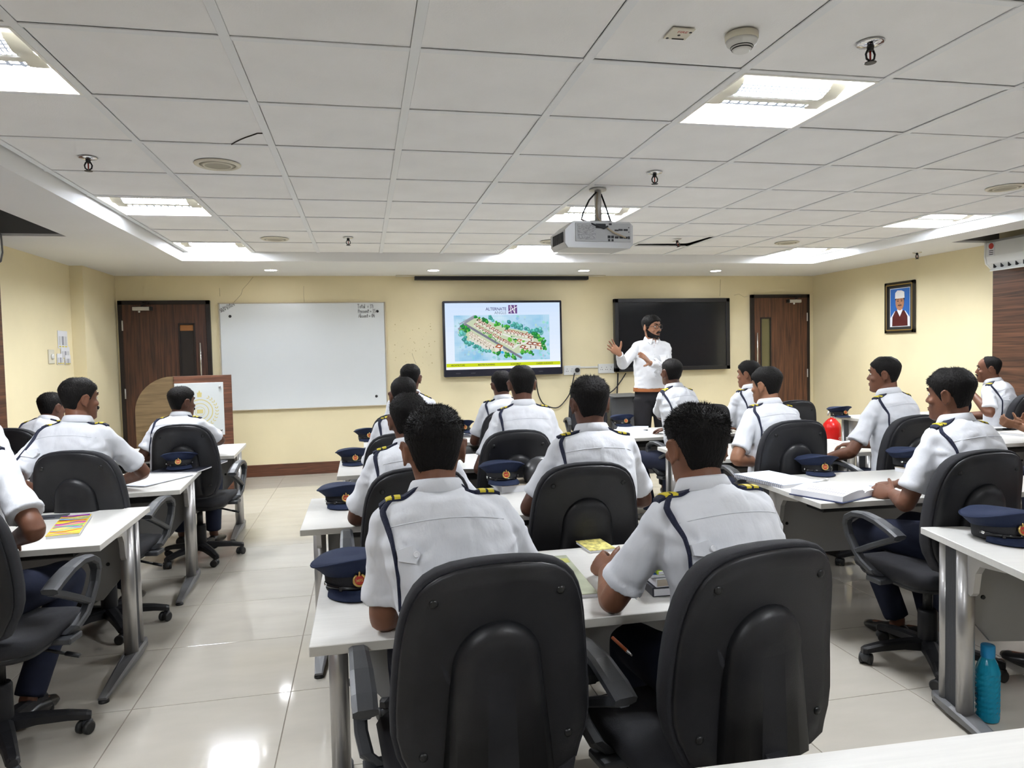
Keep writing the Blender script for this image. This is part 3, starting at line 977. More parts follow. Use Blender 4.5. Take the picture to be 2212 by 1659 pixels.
# roads
def road(pts, w, c):
    q = [zu(*p) for p in pts]
    for a, b in zip(q[:-1], q[1:]):
        d = Vector((b[0] - a[0], (b[1] - a[1]) * .5)); d.normalize(); n_ = (-d.y * w, d.x * w * 2)
        poly([(a[0] - n_[0], a[1] - n_[1]), (b[0] - n_[0], b[1] - n_[1]), (b[0] + n_[0], b[1] + n_[1]), (a[0] + n_[0], a[1] + n_[1])], c)
road([(500, 690), (810, 880), (1100, 1060)], .012, (.20, .21, .26))
road([(430, 745), (510, 670), (610, 612)], .011, (.30, .31, .36))
road([(440, 690), (600, 600)], .006, (.34, .36, .44))
road([(540, 850), (740, 960), (820, 930)], .010, (.72, .73, .70))
road([(900, 800), (1040, 850), (1180, 870), (1230, 880)], .009, (.80, .80, .76))
road([(1000, 960), (1060, 915), (1190, 890)], .010, (.80, .80, .78))
# houses
def house(x, y, s, roof):
    u_, v_ = zu(x, y); a, b = .019 * s, .035 * s
    poly([(u_ - a, v_ - b), (u_ + a, v_ - b * 1.35), (u_ + a, v_ + b * .5), (u_ - a, v_ + b * .6)], (.80, .76, .66))
    poly([(u_ - a * 1.1, v_ + b * .2), (u_ + a * .3, v_ - b * .2), (u_ + a * 1.1, v_ + b * .6), (u_ - a * .2, v_ + b * 1.1)], roof)
    poly([(u_ - a * .5, v_ + b * .35), (u_ + a * .2, v_ + b * .15), (u_ + a * .5, v_ + b * .5), (u_ - a * .1, v_ + b * .7)], (.95, .93, .88))
    poly([(u_ + a * .1, v_ - b * 1.1), (u_ + a * .5, v_ - b * 1.15), (u_ + a * .5, v_ - b * .4), (u_ + a * .1, v_ - b * .3)], (.16, .10, .09))
BR = [(.36, .10, .05), (.46, .16, .08), (.30, .10, .07)]
BE = [(.62, .54, .42), (.52, .42, .32), (.70, .62, .50)]
def row(p, q, n, s, pal):
    for k in range(n):
        t_ = k / max(1, n - 1)
        house(p[0] + (q[0] - p[0]) * t_ + rs.uniform(-4, 4), p[1] + (q[1] - p[1]) * t_ + rs.uniform(-3, 3), s, rs.choice(pal))
row((640, 655), (870, 790), 7, 1.25, BR); row((615, 700), (835, 835), 8, 1.1, BR); row((560, 790), (790, 925), 9, 1.2, BE)
row((560, 815), (745, 935), 7, 1.1, BE); row((935, 765), (1130, 815), 6, 1.25, BR); row((1165, 815), (1200, 850), 2, 1.6, BR)
row((865, 850), (1000, 925), 6, 1.15, BR); row((1110, 950), (1150, 965), 2, 1.8, BR); row((1190, 915), (1300, 935), 3, 2.0, BR)
house(1075, 880, 1.6, (.50, .20, .07)); house(855, 945, 2.2, (.45, .12, .05))
poly([zu(*p) for p in ((868, 985), (895, 978), (912, 1000), (885, 1010))], (.05, .45, .80))
# trees
for (xa, ya, xb, yb, n, k, r_) in ((690, 630, 960, 740, 26, 0, .018), (980, 690, 1240, 770, 34, 1, .022), (1230, 800, 1350, 890, 24, 0, .020), (1250, 740, 1340, 790, 14, 1, .022), (450, 760, 510, 870, 16, 1, .022), (520, 880, 760, 1005, 30, 1, .018),
                                   (800, 985, 1040, 1050, 26, 0, .016), (1090, 985, 1230, 1020, 16, 0, .017), (1320, 900, 1370, 960, 12, 0, .016), (440, 690, 540, 760, 18, 0, .014), (600, 610, 650, 640, 6, 0, .015), (1000, 840, 1090, 910, 14, 0, .008), (660, 740, 860, 880, 24, 0, .007), (760, 600, 800, 640, 5, 1, .02)):
    for q in range(n):
        t_ = rs.random()
        u_, v_ = zu(xa + (xb - xa) * t_ + rs.uniform(-14, 14), ya + (yb - ya) * t_ + rs.uniform(-22, 22))
        rr = r_ * rs.uniform(.6, 1.25)
        c = treec(k); blob(u_, v_, rr, c)
        blob(u_ - rr * .25, v_ + rr * .5, rr * .5, tuple(min(1, q_ * 1.7) for q_ in c), 6)
mb.obj('slide_picture', E_SL, tv)
mb = MB(); rect_front(mb, sx0 + .004, sx1 - .004, sz0 + SH * .038, sz0 + SH * .092, ys - .001, (.60, .70, .02)); mb.obj('slide_band', E_SL, tv)
E_TXT = emit('slide_text_olive', (.10, .10, .02), 1.0)
for s, u_ in (('ARCHITECTURE', .10), ('MASTER PLANNING', .345), ('ACADEMICS', .60), ('CAREER GUIDANCE', .855)):
    text_obj('slide_lettering', s, .030, E_TXT, tv, front_M(sx0 + SW * u_, ys - .002, sz0 + SH * .064), sx=.85, bold=.0006)
E_TX2 = emit('slide_text_indigo', (.06, .05, .20), 1.0); E_TX3 = emit('slide_text_grey', (.20, .26, .32), 1.0)
text_obj('slide_lettering', 'ALTERNATE', .056, E_TX2, tv, front_M(sx0 + SW * .528, ys - .002, sz0 + SH * .905), 'RIGHT', bold=.0006, sx=.92)
text_obj('slide_lettering', 'ANGLE', .054, E_TX3, tv, front_M(sx0 + SW * .528, ys - .002, sz0 + SH * .848), 'RIGHT', sx=.95)
lx0, lx1, lz0, lz1 = sx0 + SW * .545, sx0 + SW * .622, sz0 + SH * .835, sz0 + SH * .965
mb = MB(); rect_front(mb, lx0, lx1, lz0, lz1, ys - .0015, (.16, .08, .24))
def lstroke(a, b, w):
    ax, az = lx0 + (lx1 - lx0) * a[0], lz0 + (lz1 - lz0) * a[1]; bx, bz = lx0 + (lx1 - lx0) * b[0], lz0 + (lz1 - lz0) * b[1]
    d = Vector((bx - ax, bz - az)).normalized(); n_ = Vector((-d.y, d.x)) * w
    mb.add([(ax - n_.x, ys - .002, az - n_.y), (bx - n_.x, ys - .002, bz - n_.y), (bx + n_.x, ys - .002, bz + n_.y), (ax + n_.x, ys - .002, az + n_.y)], [(0, 1, 2, 3)], False, (.92, .94, 1.0))
for a, b, w in (((.24, 1), (.76, 0), .004), ((.2, .85), (.32, .05), .004), ((.68, .98), (.74, .1), .004), ((0, .2), (1, .8), .004)):
    lstroke(a, b, w)
mb.obj('slide_logo', E_SL, tv)
for a in (-.62, -.42, .5):
    mb = MB(); mb.box((a, -.086, .045), (.06, .004, .006)); mb.obj('front_port', mat('bezel_grey', (.08, .08, .09), .3), tv)
tag(tv, 'lit wall display showing a slide with an aerial view of a housing estate', 'screen')

# black interactive screen
x0, x1, z0, z1 = 3.39, 5.11, 1.195, 2.20
bs = empty('blank_screen', ((x0 + x1) / 2, YW - .025, z0))
W, H = x1 - x0, z1 - z0
mb = MB()
for c, s in (((0, -.04, .028), (W, .08, .056)), ((0, -.04, H - .028), (W, .08, .056)), ((-W / 2 + .028, -.04, H / 2), (.056, .08, H)), ((W / 2 - .028, -.04, H / 2), (.056, .08, H))):
    mb.box(c, s, ch=.005)
mb.obj('bezel', M_BEZEL, bs)
mb = MB(); mb.box((0, -.035, H / 2), (W - .1, .06, H - .1)); mb.obj('glass', M_SCREENBLK, bs)
tag(bs, 'switched-off black screen on the front wall behind the presenter', 'screen')

# projection screen case under the soffit
ps = empty('projection_screen_case', (1.85, YW - .07, 2.485))
mb = MB(); mb.box((0, 0, 0), (2.34, .10, .05), ch=.004); mb.obj('roller_slot', M_INK, ps)
mb = MB(); mb.box((0, 0, .028), (2.82, .12, .012), ch=.002); mb.obj('case_lid', M_CREAMP, ps)
tag(ps, 'long black roll-up screen case below the front soffit', 'screen case')

# sockets and conduit
def sockets(x, z, w, lab, plug):
    s = empty('socket_plate', (x, YW, z))
    mb = MB(); mb.box((0, -.012, 0), (w, .024, .13), ch=.004); p_ = mb.obj('plate', M_WHITEP, s)
    for k in range(3):
        a = -w / 2 + w * (.2 + .3 * k)
        if k < 2 or not plug:
            for dx, dz in ((0, .018), (-.012, -.012), (.012, -.012)):
                mb = MB(); mb.box((a + dx, -.0245, dz), (.007, .002, .011)); mb.obj('socket_hole', M_INK, p_)
    mb = MB(); mb.box((.0 if plug else .085, -.026, -.005), (.026, .006, .045), ch=.002); mb.obj('switch', M_WHITEP, p_)
    if plug:
        mb = MB(); mb.lathe([(.014, .05), (.030, .035), (.034, .01), (.026, 0)], 12, M=XZ, c=(w * .3, -.024, 0)); mb.obj('plug', M_INK, s)
    tag(s, lab, 'socket')
    return s
sockets(2.79, 1.235, .235, 'white socket plate with black plug beside the lit display', True)
sockets(3.285, 1.245, .235, 'white socket plate left of the black screen', False)
mb = MB(); mb.box((3.03, YW - .008, 1.27), (.27, .016, .022), ch=.003); tag(mb.obj('cable_conduit', M_WHITEP), 'white cable conduit between the two socket plates', 'conduit')
def cable(pts, r_, lab, m_=None):
    mb = MB(); P = [Vector(p) for p in pts]; out = []
    for i in range(len(P) - 1):
        p0, p1, p2, p3 = P[max(i - 1, 0)], P[i], P[i + 1], P[min(i + 2, len(P) - 1)]
        for k in range(6):
            t_ = k / 6
            out.append(.5 * ((2 * p1) + (p2 - p0) * t_ + (2 * p0 - 5 * p1 + 4 * p2 - p3) * t_ ** 2 + (3 * p1 - p0 - 3 * p2 + p3) * t_ ** 3))
    out.append(P[-1])
    mb.tube(out, r_, 7)
    return tag(mb.obj('power_cable', m_ or M_INK), lab, 'cable')
cable([on_y(a, b, YW - .03) for a, b in ((1241, 806), (1236, 830), (1228, 855), (1205, 880), (1178, 875), (1166, 860), (1160, 838), (1158, 820), (1150, 800))], .008, 'black cable looping along the wall below the lit display')
cable([on_y(a, b, YW - .03) for a, b in ((1335, 806), (1334, 830), (1333, 852), (1334, 880))], .010, 'black cable hanging straight below the black screen')
cable([on_y(a, b, YW - .035) for a, b in ((1352, 806), (1342, 822), (1330, 838), (1318, 848), (1300, 856))], .008, 'black cable slanting left from below the black screen')

# computer tower with printer-like cabinet on the teacher's side
ct = empty('computer_tower', (3.15, 8.55, 0), R(6))
mb = MB(); mb.box((0, 0, .46), (.46, .5, .92), ch=.008); mb.obj('case', mat('dark_grey_case', (.055, .057, .06), .5), ct)
mb = MB(); mb.box((.05, -.02, .925), (.5, .56, .014), ch=.004); mb.obj('top_lid', mat('grey_case_lid', (.14, .14, .135), .5), ct)
mb = MB(); mb.box((.165, -.256, .68), (.10, .012, .30), ch=.003); mb.obj('silver_panel', mat('pale_panel', (.42, .44, .45), .4), ct)
mb = MB(); mb.box((.15, -.254, .87), (.16, .01, .05)); mb.obj('drive_slot', M_INK, ct)
tag(ct, 'dark grey equipment cabinet on the floor behind the presenter', 'cabinet')

# podium
pd = empty('podium', (-1.815, 8.0, 0), R(13))
mb = MB()
mb.prism([(-.13, .02), (.43, .02), (.43, 1.325), (-.13, 1.325)], 0, .05, M=XZ, ch=.004); mb.obj('front_panel', M_PODW, pd)
arc = [(-.13, .02), (-.13, 1.325)] + [(-.13 - .36 * math.sin(a), .97 + .355 * math.cos(a)) for a in [PI / 2 * k / 10 for k in range(11)]] + [(-.49, .02)]
mb = MB(); mb.prism(arc[::-1], 0, .04, M=XZ, ch=.003); mb.obj('curved_wing', M_PODL, pd)
mb = MB(); mb.box((.41, .20, .66), (.035, .40, 1.30), ch=.003); mb.obj('side_panel', M_PODW, pd)
mb = MB(); mb.box((-.11, .20, .66), (.035, .40, 1.30), ch=.003); mb.obj('side_panel', M_PODW, pd)
mb = MB(); mb.box((.14, .19, 1.20), (.54, .40, .03), M=Matrix.Rotation(R(12), 3, 'X')); mb.obj('reading_shelf', M_PODW, pd)
mb = MB(); mb.box((.11, -.056, .97), (.47, .010, .56), ch=.002); pp = mb.obj('emblem_plate', mat('frosted_white_plate', (.62, .65, .64), .3), pd)
for a, b in ((.31, 1.20), (-.09, 1.20), (.31, .74), (-.09, .74)):
    mb = MB(); mb.lathe([(.010, .012), (.013, .010), (.014, 0)], 12, M=XZ, c=(a, -.061, b)); mb.obj('standoff', M_CHROME, pp)
M_EMB = mat('gold_print', (.60, .52, .22), .5)
mb = MB()
for r0, r1 in ((.128, .118), (.088, .080), (.05, .045)):
    ri = [Vector((.11 + r0 * math.cos(2 * PI * k / 32), -.0615, .95 + r0 * math.sin(2 * PI * k / 32))) for k in range(32)]
    ro = [Vector((.11 + r1 * math.cos(2 * PI * k / 32), -.0615, .95 + r1 * math.sin(2 * PI * k / 32))) for k in range(32)]
    mb.loft([ri, ro], False, False)
mb.obj('emblem_ring', M_EMB, pp)
for s in (-1, 1):
    for k in range(11):
        a = -PI / 2 + s * (R(25) + R(12) * k)
        for q in (-1, 1):
            c_ = Vector((.11 + .165 * math.cos(a), -.0615, .95 + .165 * math.sin(a)))
            d = Vector((-math.sin(a) * s * 1.0 + q * math.cos(a) * .7, 0, math.cos(a) * s + q * math.sin(a) * .7)).normalized(); n_ = Vector((-d.z, 0, d.x))
            mb = MB(); mb.add([c_, c_ + d * .016 + n_ * .006, c_ + d * .034, c_ + d * .016 - n_ * .006], [(0, 1, 2, 3)]); mb.obj('laurel_leaf', M_EMB, pp)
mb = MB(); mb.prism([(-.02, 0), (.02, 0), (.024, .05), (.012, .045), (0, .075), (-.012, .045), (-.024, .05)], 0, .0015, M=XZ, c=(.11, -.0612, 1.10)); mb.obj('emblem_crown', M_EMB, pp)
mb = MB(); mb.prism([(-.03, -.02), (.03, -.02), (.03, .02), (-.03, .02)], 0, .0015, M=XZ, c=(.11, -.0612, .95)); mb.obj('emblem_centre', M_EMB, pp)
tag(pd, 'brown wooden podium with a gold emblem in front of the left door', 'podium')

# framed portrait on the right wall
fx = XR - .02
fr = empty('framed_portrait', (XR, 7.645, 1.63))
MR = Matrix(((0, 0, -1), (-1, 0, 0), (0, 1, 0)))   # local x -> -y world, y -> z, z -> -x (into the room)
W, H = .50, .63
def rbox(mbx, u0, u1, v0, v1, d0, d1, ch=.002):
    mbx.box(MR @ Vector(((u0 + u1) / 2, (v0 + v1) / 2, (d0 + d1) / 2)), (d1 - d0, u1 - u0, v1 - v0), ch=ch)
mb = MB()
for a in ((-W / 2, W / 2, 0, .05), (-W / 2, W / 2, H - .05, H), (-W / 2, -W / 2 + .05, 0, H), (W / 2 - .05, W / 2, 0, H)):
    rbox(mb, *a, 0, .03, ch=.006)
mb.obj('frame', mat('black_frame', (.018, .014, .010), .35), fr)
mb = MB()
for a in ((-W / 2 + .03, W / 2 - .03, .03, .042), (-W / 2 + .03, W / 2 - .03, H - .042, H - .03), (-W / 2 + .03, -W / 2 + .042, .03, H - .03), (W / 2 - .042, W / 2 - .03, .03, H - .03)):
    rbox(mb, *a, .028, .033)
mb.obj('gold_bead', mat('antique_gold', (.30, .20, .06), .45, .5), fr)
mb = MB(); rbox(mb, -W / 2 + .045, W / 2 - .045, .045, H - .045, .004, .012); mb.obj('mount', mat('dark_mount', (.02, .02, .02), .6), fr)
mb = MB()
def flat(pts, c, d):
    mb.add([MR @ Vector((a, b, d)) for a, b in pts], [tuple(range(len(pts)))], False, c)
def ell(cx, cy, rx, ry, a0=0, a1=360, n=20):
    return [(cx + rx * math.cos(R(a0 + (a1 - a0) * k / n)), cy + ry * math.sin(R(a0 + (a1 - a0) * k / n))) for k in range(n + (0 if a1 - a0 == 360 else 1))]
u0, u1, v0, v1 = -.16, .16, .085, .545
flat([(u0 - .008, v0 - .008), (u1 + .008, v0 - .008), (u1 + .008, v1 + .008), (u0 - .008, v1 + .008)], (.6, .62, .66), .0125)
flat([(u0, v0), (u1, v0), (u1, v1), (u0, v1)], (.022, .12, .40), .013)
flat([(u0, v0), (u1, v0), (u1, .19), (.09, .27), (-.09, .27), (u0, .19)], (.72, .72, .74), .0135)
flat([(-.13, v0), (.13, v0), (.125, .20), (.075, .275), (-.075, .275), (-.125, .20)], (.075, .012, .012), .014)
flat([(-.045, .275), (0, .20), (.045, .275), (.04, .31), (-.04, .31)], (.75, .75, .76), .0145)
flat(ell(0, .375, .072, .098), (.42, .20, .11), .015)
flat([(-.04, .29), (.04, .29), (.035, .34), (-.035, .34)], (.36, .16, .09), .0148)
flat([(-.080, .425), (.080, .425), (.076, .50), (.03, .52), (-.04, .525), (-.076, .495)], (.70, .70, .68), .0155)
flat([(-.073, .40), (-.05, .428), (.05, .428), (.073, .40), (.08, .43), (-.08, .43)], (.02, .015, .012), .0152)
for s in (-1, 1):
    flat(ell(s * .030, .392, .014, .006, n=10), (.02, .012, .01), .0156)
    flat([(s * .012, .408), (s * .048, .41), (s * .05, .416), (s * .012, .415)][::s], (.02, .012, .01), .0156)
flat([(-.035, .335), (.035, .335), (.025, .348), (0, .345), (-.025, .348)], (.02, .012, .01), .0156)
flat([(-.018, .322), (.018, .322), (.014, .33), (-.014, .33)], (.28, .07, .05), .0156)
flat(ell(0, .363, .011, .02, n=10), (.36, .16, .085), .01555)
mb.obj('portrait_print', vcol_mat('portrait_paint', 0, .35), fr)
tag(fr, 'framed portrait of a man in a white cap on the right wall', 'picture')

# papers and switch on the left wall
nt_ = empty('wall_notice', (XL, 8.16, 1.66))
rs = random.Random(5)
for k, (dy, dz, w, h) in enumerate(((-.02, .07, .24, .18), (.03, -.07, .22, .13), (-.10, -.13, .17, .11), (.08, -.14, .14, .10))):
    mb = MB(); mb.box((.004 + .001 * k, dy, dz), (.002, w, h)); mb.obj('sheet', M_PAPER, nt_)
    for a in range(3):
        mb = MB(); mb.box((.0056 + .001 * k, dy - w * .3 + a * w * .3, dz - .012), (.001, w * .2, h * .5)); mb.obj('diagram', M_PRINT if a % 2 else mat('pale_print', (.55, .55, .55), .8), nt_)
        mb = MB(); mb.box((.0060 + .001 * k, dy - w * .3 + a * w * .3, dz - h * .40), (.001, w * .2, .012)); mb.obj('yellow_caption', M_YEL, nt_)
tag(nt_, 'small safety instruction sheets taped to the left wall', 'notice')
sw = empty('switch_plate', (XL, 7.84, 1.555))
mb = MB(); mb.box((.006, 0, 0), (.012, .13, .14), ch=.003); mb.obj('plate', M_CREAMP, sw)
mb = MB(); mb.lathe([(.026, .0), (.026, .014), (.018, .018)], 16, M=Matrix.Rotation(PI / 2, 3, 'Y'), c=(.012, 0, 0)); mb.obj('dial', M_WHITEP, sw)
tag(sw, 'cream dial switch plate beside the wall notices', 'switch')

# wall air conditioners
def aircon(name, y_end, x_wall, sgn, zb, lab, L=.95):
    a = empty(name, (x_wall, y_end, zb), 0)
    prof = [(0, 0.02), (.14, 0), (.20, .05), (.215, .12), (.21, .26), (.19, .285), (0, .285)]
    prof = [(sgn * p, q) for p, q in prof]
    mb = MB(); mb.loft([[(p, y, q) for p, q in prof] for y in (-.02, -L + .02)] if sgn > 0 else [[(p, y, q) for p, q in prof] for y in (-L + .02, -.02)], True, False); mb.obj('body', M_WHITEP, a)
    for y in (-.01, -L + .01):
        mb = MB(); mb.loft([[(p * 1.02, y + d, q * 1.02 - .003) for p, q in prof] for d in ((.01, -.01) if sgn > 0 else (-.01, .01))], True, False)
        mb.obj('end_cap', M_WHITEP if sgn < 0 else mat('grey_end_cap', (.10, .10, .11), .3), a)
    mb = MB(); mb.box((sgn * .175, -L / 2, -.005), (.085, L - .12, .010), M=Matrix.Rotation(sgn * R(32), 3, 'Y'), ch=.002); mb.obj('outlet_flap', M_WHITEP, a)
    for k in range(10):
        mb = MB(); mb.box((sgn * .17, -.09 - k * (L - .2) / 9, .022), (.05, .004, .04)); mb.obj('outlet_vane', M_TRAY, a)
    if sgn < 0:
        mb = MB(); mb.box((sgn * .2165, -.085, .19), (.002, .075, .13)); lb = mb.obj('rating_label', M_PAPER, a)
        mb = MB(); mb.lathe([(.030, 0), (.030, .001)], 16, M=Matrix.Rotation(-PI / 2, 3, 'Y'), c=(sgn * .2176, -.085, .222)); mb.obj('star_dial', M_RED, lb)
        for q in range(3):
            mb = MB(); mb.box((sgn * .2178, -.085, .175 - .018 * q), (.001, .05, .007)); mb.obj('label_text', M_INK, lb)
    tag(a, lab, 'air conditioner')
aircon('air_conditioner', 6.20, XR - .03, -1, 2.24, 'white wall air conditioner at the right edge with an energy label')
aircon('air_conditioner', 6.42, XL + .03, 1, 2.26, 'wall air conditioner cut off at the left edge of the photo')

# fire extinguisher by the right wall
fe = empty('fire_extinguisher', (5.52, 7.62, 0))
M_FE = mat('red_gloss_paint', (.55, .012, .010), .25)
mb = MB(); mb.lathe([(.09, .12), (.105, .13), (.105, .50), (.095, .55), (.05, .60), (.03, .615)], 24); cy = mb.obj('cylinder', M_FE, fe)
text_obj('lettering', 'CO2', .045, M_PAPER, cy, Matrix.Translation((0.045, -.104, .38)) @ Matrix.Rotation(R(24), 4, 'Z') @ XZ.to_4x4())
mb = MB(); mb.lathe([(.022, .60), (.022, .66), (.016, .68), (.016, .72)], 14); mb.obj('valve', M_CHROME, fe)
mb = MB(); mb.tube([(-.02, 0, .68), (-.05, -.01, .70), (-.06, -.01, .65)], .010, 8); mb.obj('nozzle', M_ALU, fe)
mb = MB(); mb.tube([(.04, 0, .58), (.05, 0, .655), (.15, 0, .66), (.16, 0, .60), (.16, 0, .28), (.09, 0, .24)], .012, 8); mb.obj('carry_frame', M_FE, fe)
for s in (-1, 1):
    mb = MB(); mb.lathe([(.05, 0), (.06, .02), (.06, .10), (.04, .13)], 14, c=(s * .05, 0, 0)); mb.obj('base_wheel', M_TRAY, fe)
tag(fe, 'red fire extinguisher standing near the right wall', 'extinguisher')

# ================================================================== DESKS
DZ = 0.725
def desk(x_left, y_near, length, depth, rz, lab, flap=None, pivot_right=False):
    """origin at the near end corner on the floor"""
    root = empty('training_desk', (x_left, y_near, 0), rz)
    ox = -length if pivot_right else 0
    T = .028
    mb = MB(); mb.box((ox + length / 2, depth / 2, DZ - T / 2), (length, depth, T), ch=.002); top = mb.obj('desk_top', M_DESK, root)
    mb = MB(); mb.box((ox + length / 2, .0004, DZ - T / 2), (length - .004, .0016, T - .004)); mb.obj('shaded_edge_band', M_EDGESHADE, top)  # thin strip on the near edge with its shade painted in
    for s in (0, 1):
        lx = ox + (.052 if s == 0 else length - .052)
        yc = depth * .76
        mb = MB()
        mb.tube([(lx, yc - .055, .045), (lx, yc - .055, DZ - T - .001)], .032, 16)
        mb.tube([(lx, yc + .075, .045), (lx, yc + .075, DZ - T - .001)], .024, 16)
        leg = mb.obj('leg', M_SILVER, root)
        mb = MB(); mb.box((lx, yc + .018, (DZ - T + .045) / 2), (.026, .08, DZ - T - .047)); mb.obj('leg_insert', M_LEGIN, leg)
        foot = [(lx - .018, .10), (lx + .018, .10), (lx + .034, depth * .50), (lx + .040, depth * .74), (lx + .034, depth * .90), (lx + .02, depth * .96), (lx - .02, depth * .96), (lx - .034, depth * .90), (lx - .040, depth * .74), (lx - .034, depth * .50)]
        mb = MB()
        rings = [[(a, b, .018) for a, b in foot], [(a, b, .018 + .030 * max(.25, 1 - abs(b - depth * .74) / (depth * .62))) for a, b in foot], [(lx + (a - lx) * .7, b, .022 + .034 * max(.15, 1 - abs(b - depth * .74) / (depth * .58))) for a, b in foot]]
        mb.loft(rings, True, False); mb.obj('foot', M_FOOT, leg)
        for b in (.12, depth * .94):
            mb = MB(); mb.lathe([(.022, 0), (.022, .010), (.008, .02)], 14, c=(lx, b, 0)); mb.obj('leveller', M_TRAY, leg)
        # bracket under the top
        q = [(yc - .09, .53), (yc - .105, .525), (yc - .12, .54), (yc - .135, .62), (yc - .16, .655), (yc - .30, .675), (yc - .34, DZ - T - .002), (yc - .085, DZ - T - .002)]
        mb = MB()
        mb.loft([[(lx - .012, a, b) for a, b in q], [(lx + .012, a, b) for a, b in q]], True, False); mb.obj('bracket', M_SILVER, leg)
    # modesty panel with dropped centre
    pl = [(ox + .09, .42), (ox + .19, .30), (ox + length - .19, .30), (ox + length - .09, .42), (ox + length - .09, DZ - T - .06), (ox + .09, DZ - T - .06)]
    mb = MB(); mb.prism(pl, 0, .018, M=XZ, c=(0, depth * .80, 0), ch=.002); mp_ = mb.obj('modesty_panel', M_MODEST, root)
    for a in (.16, length - .16):
        mb = MB(); mb.lathe([(.008, .004), (.010, 0)], 8, M=XZ, c=(ox + a, depth * .80 - .018, .48)); mb.obj('screw', M_BLACKMET, mp_)
    mb = MB(); mb.box((ox + length / 2, depth * .52, .615), (length - .42, .16, .035), ch=.006); mb.obj('cable_tray', M_TRAY, root)
    mb = MB(); mb.box((ox + length / 2, depth * .76, DZ - T - .03), (length - .12, .03, .05)); mb.obj('cross_rail', M_MODEST, root)
    if flap is not None:
        mb = MB(); mb.box((ox + flap, depth - .13, DZ + .0025), (.20, .10, .005), ch=.0015); f_ = mb.obj('cable_flap', mat('grey_flap', (.10, .105, .12), .35, .3), root)
        mb = MB(); mb.box((ox + flap, depth - .165, DZ + .0052), (.12, .014, .002)); mb.obj('flap_slot', M_INK, f_)
    tag(root, lab, 'desk', 'white training desks')
    return root
D_C1 = desk(-.165, 1.925, 1.50, .715, 0, 'nearest white desk of the middle block, in front of the two nearest men')
D_C2 = desk(-.30, 3.26, 1.50, .715, 0, 'second white desk of the middle block, cap on its left end')
D_C3 = desk(-.19, 4.68, 1.50, .70, 0, 'third white desk of the middle block, behind the second')
D_C4 = desk(-.02, 6.10, 1.50, .71, 0, 'front white desk of the middle block nearest the lit display')
D_L2 = desk(-1.105, 3.25, 1.60, .79, R(1.5), 'white desk at left with the multicoloured notebook', flap=1.15, pivot_right=True)
D_L3 = desk(-1.085, 4.50, 1.60, .80, R(3.5), 'white desk at left with a cap on a black folder', pivot_right=True)
D_L4 = desk(-1.03, 5.98, 1.60, .82, R(2.5), 'front white desk at left before the podium', pivot_right=True)
D_R1 = desk(2.10, 1.86, 1.50, .70, R(-13), 'nearest white desk at right with a bottle at its foot')
D_R2 = desk(2.155, 3.06, 1.50, .76, R(-3), 'white desk at right holding a spiral notebook and open book')
D_R3 = desk(2.22, 4.50, 1.50, .74, R(-2), 'white desk at right in the third row, mostly hidden by two seated men')
D_R4 = desk(2.20, 5.83, 1.50, .74, 0, 'front white desk at right with a cap in front of the presenter')
D_R3b = desk(3.90, 4.50, 1.70, .74, R(-2), 'white desk at the right edge under the clasped hands')
D_R4b = desk(5.02, 6.16, 1.40, .74, 0, 'white desk by the right wall beside the red extinguisher')
D_CAM = desk(.10, .50, 1.60, .70, R(-2.5), 'white desk edge in the foreground at the bottom right')

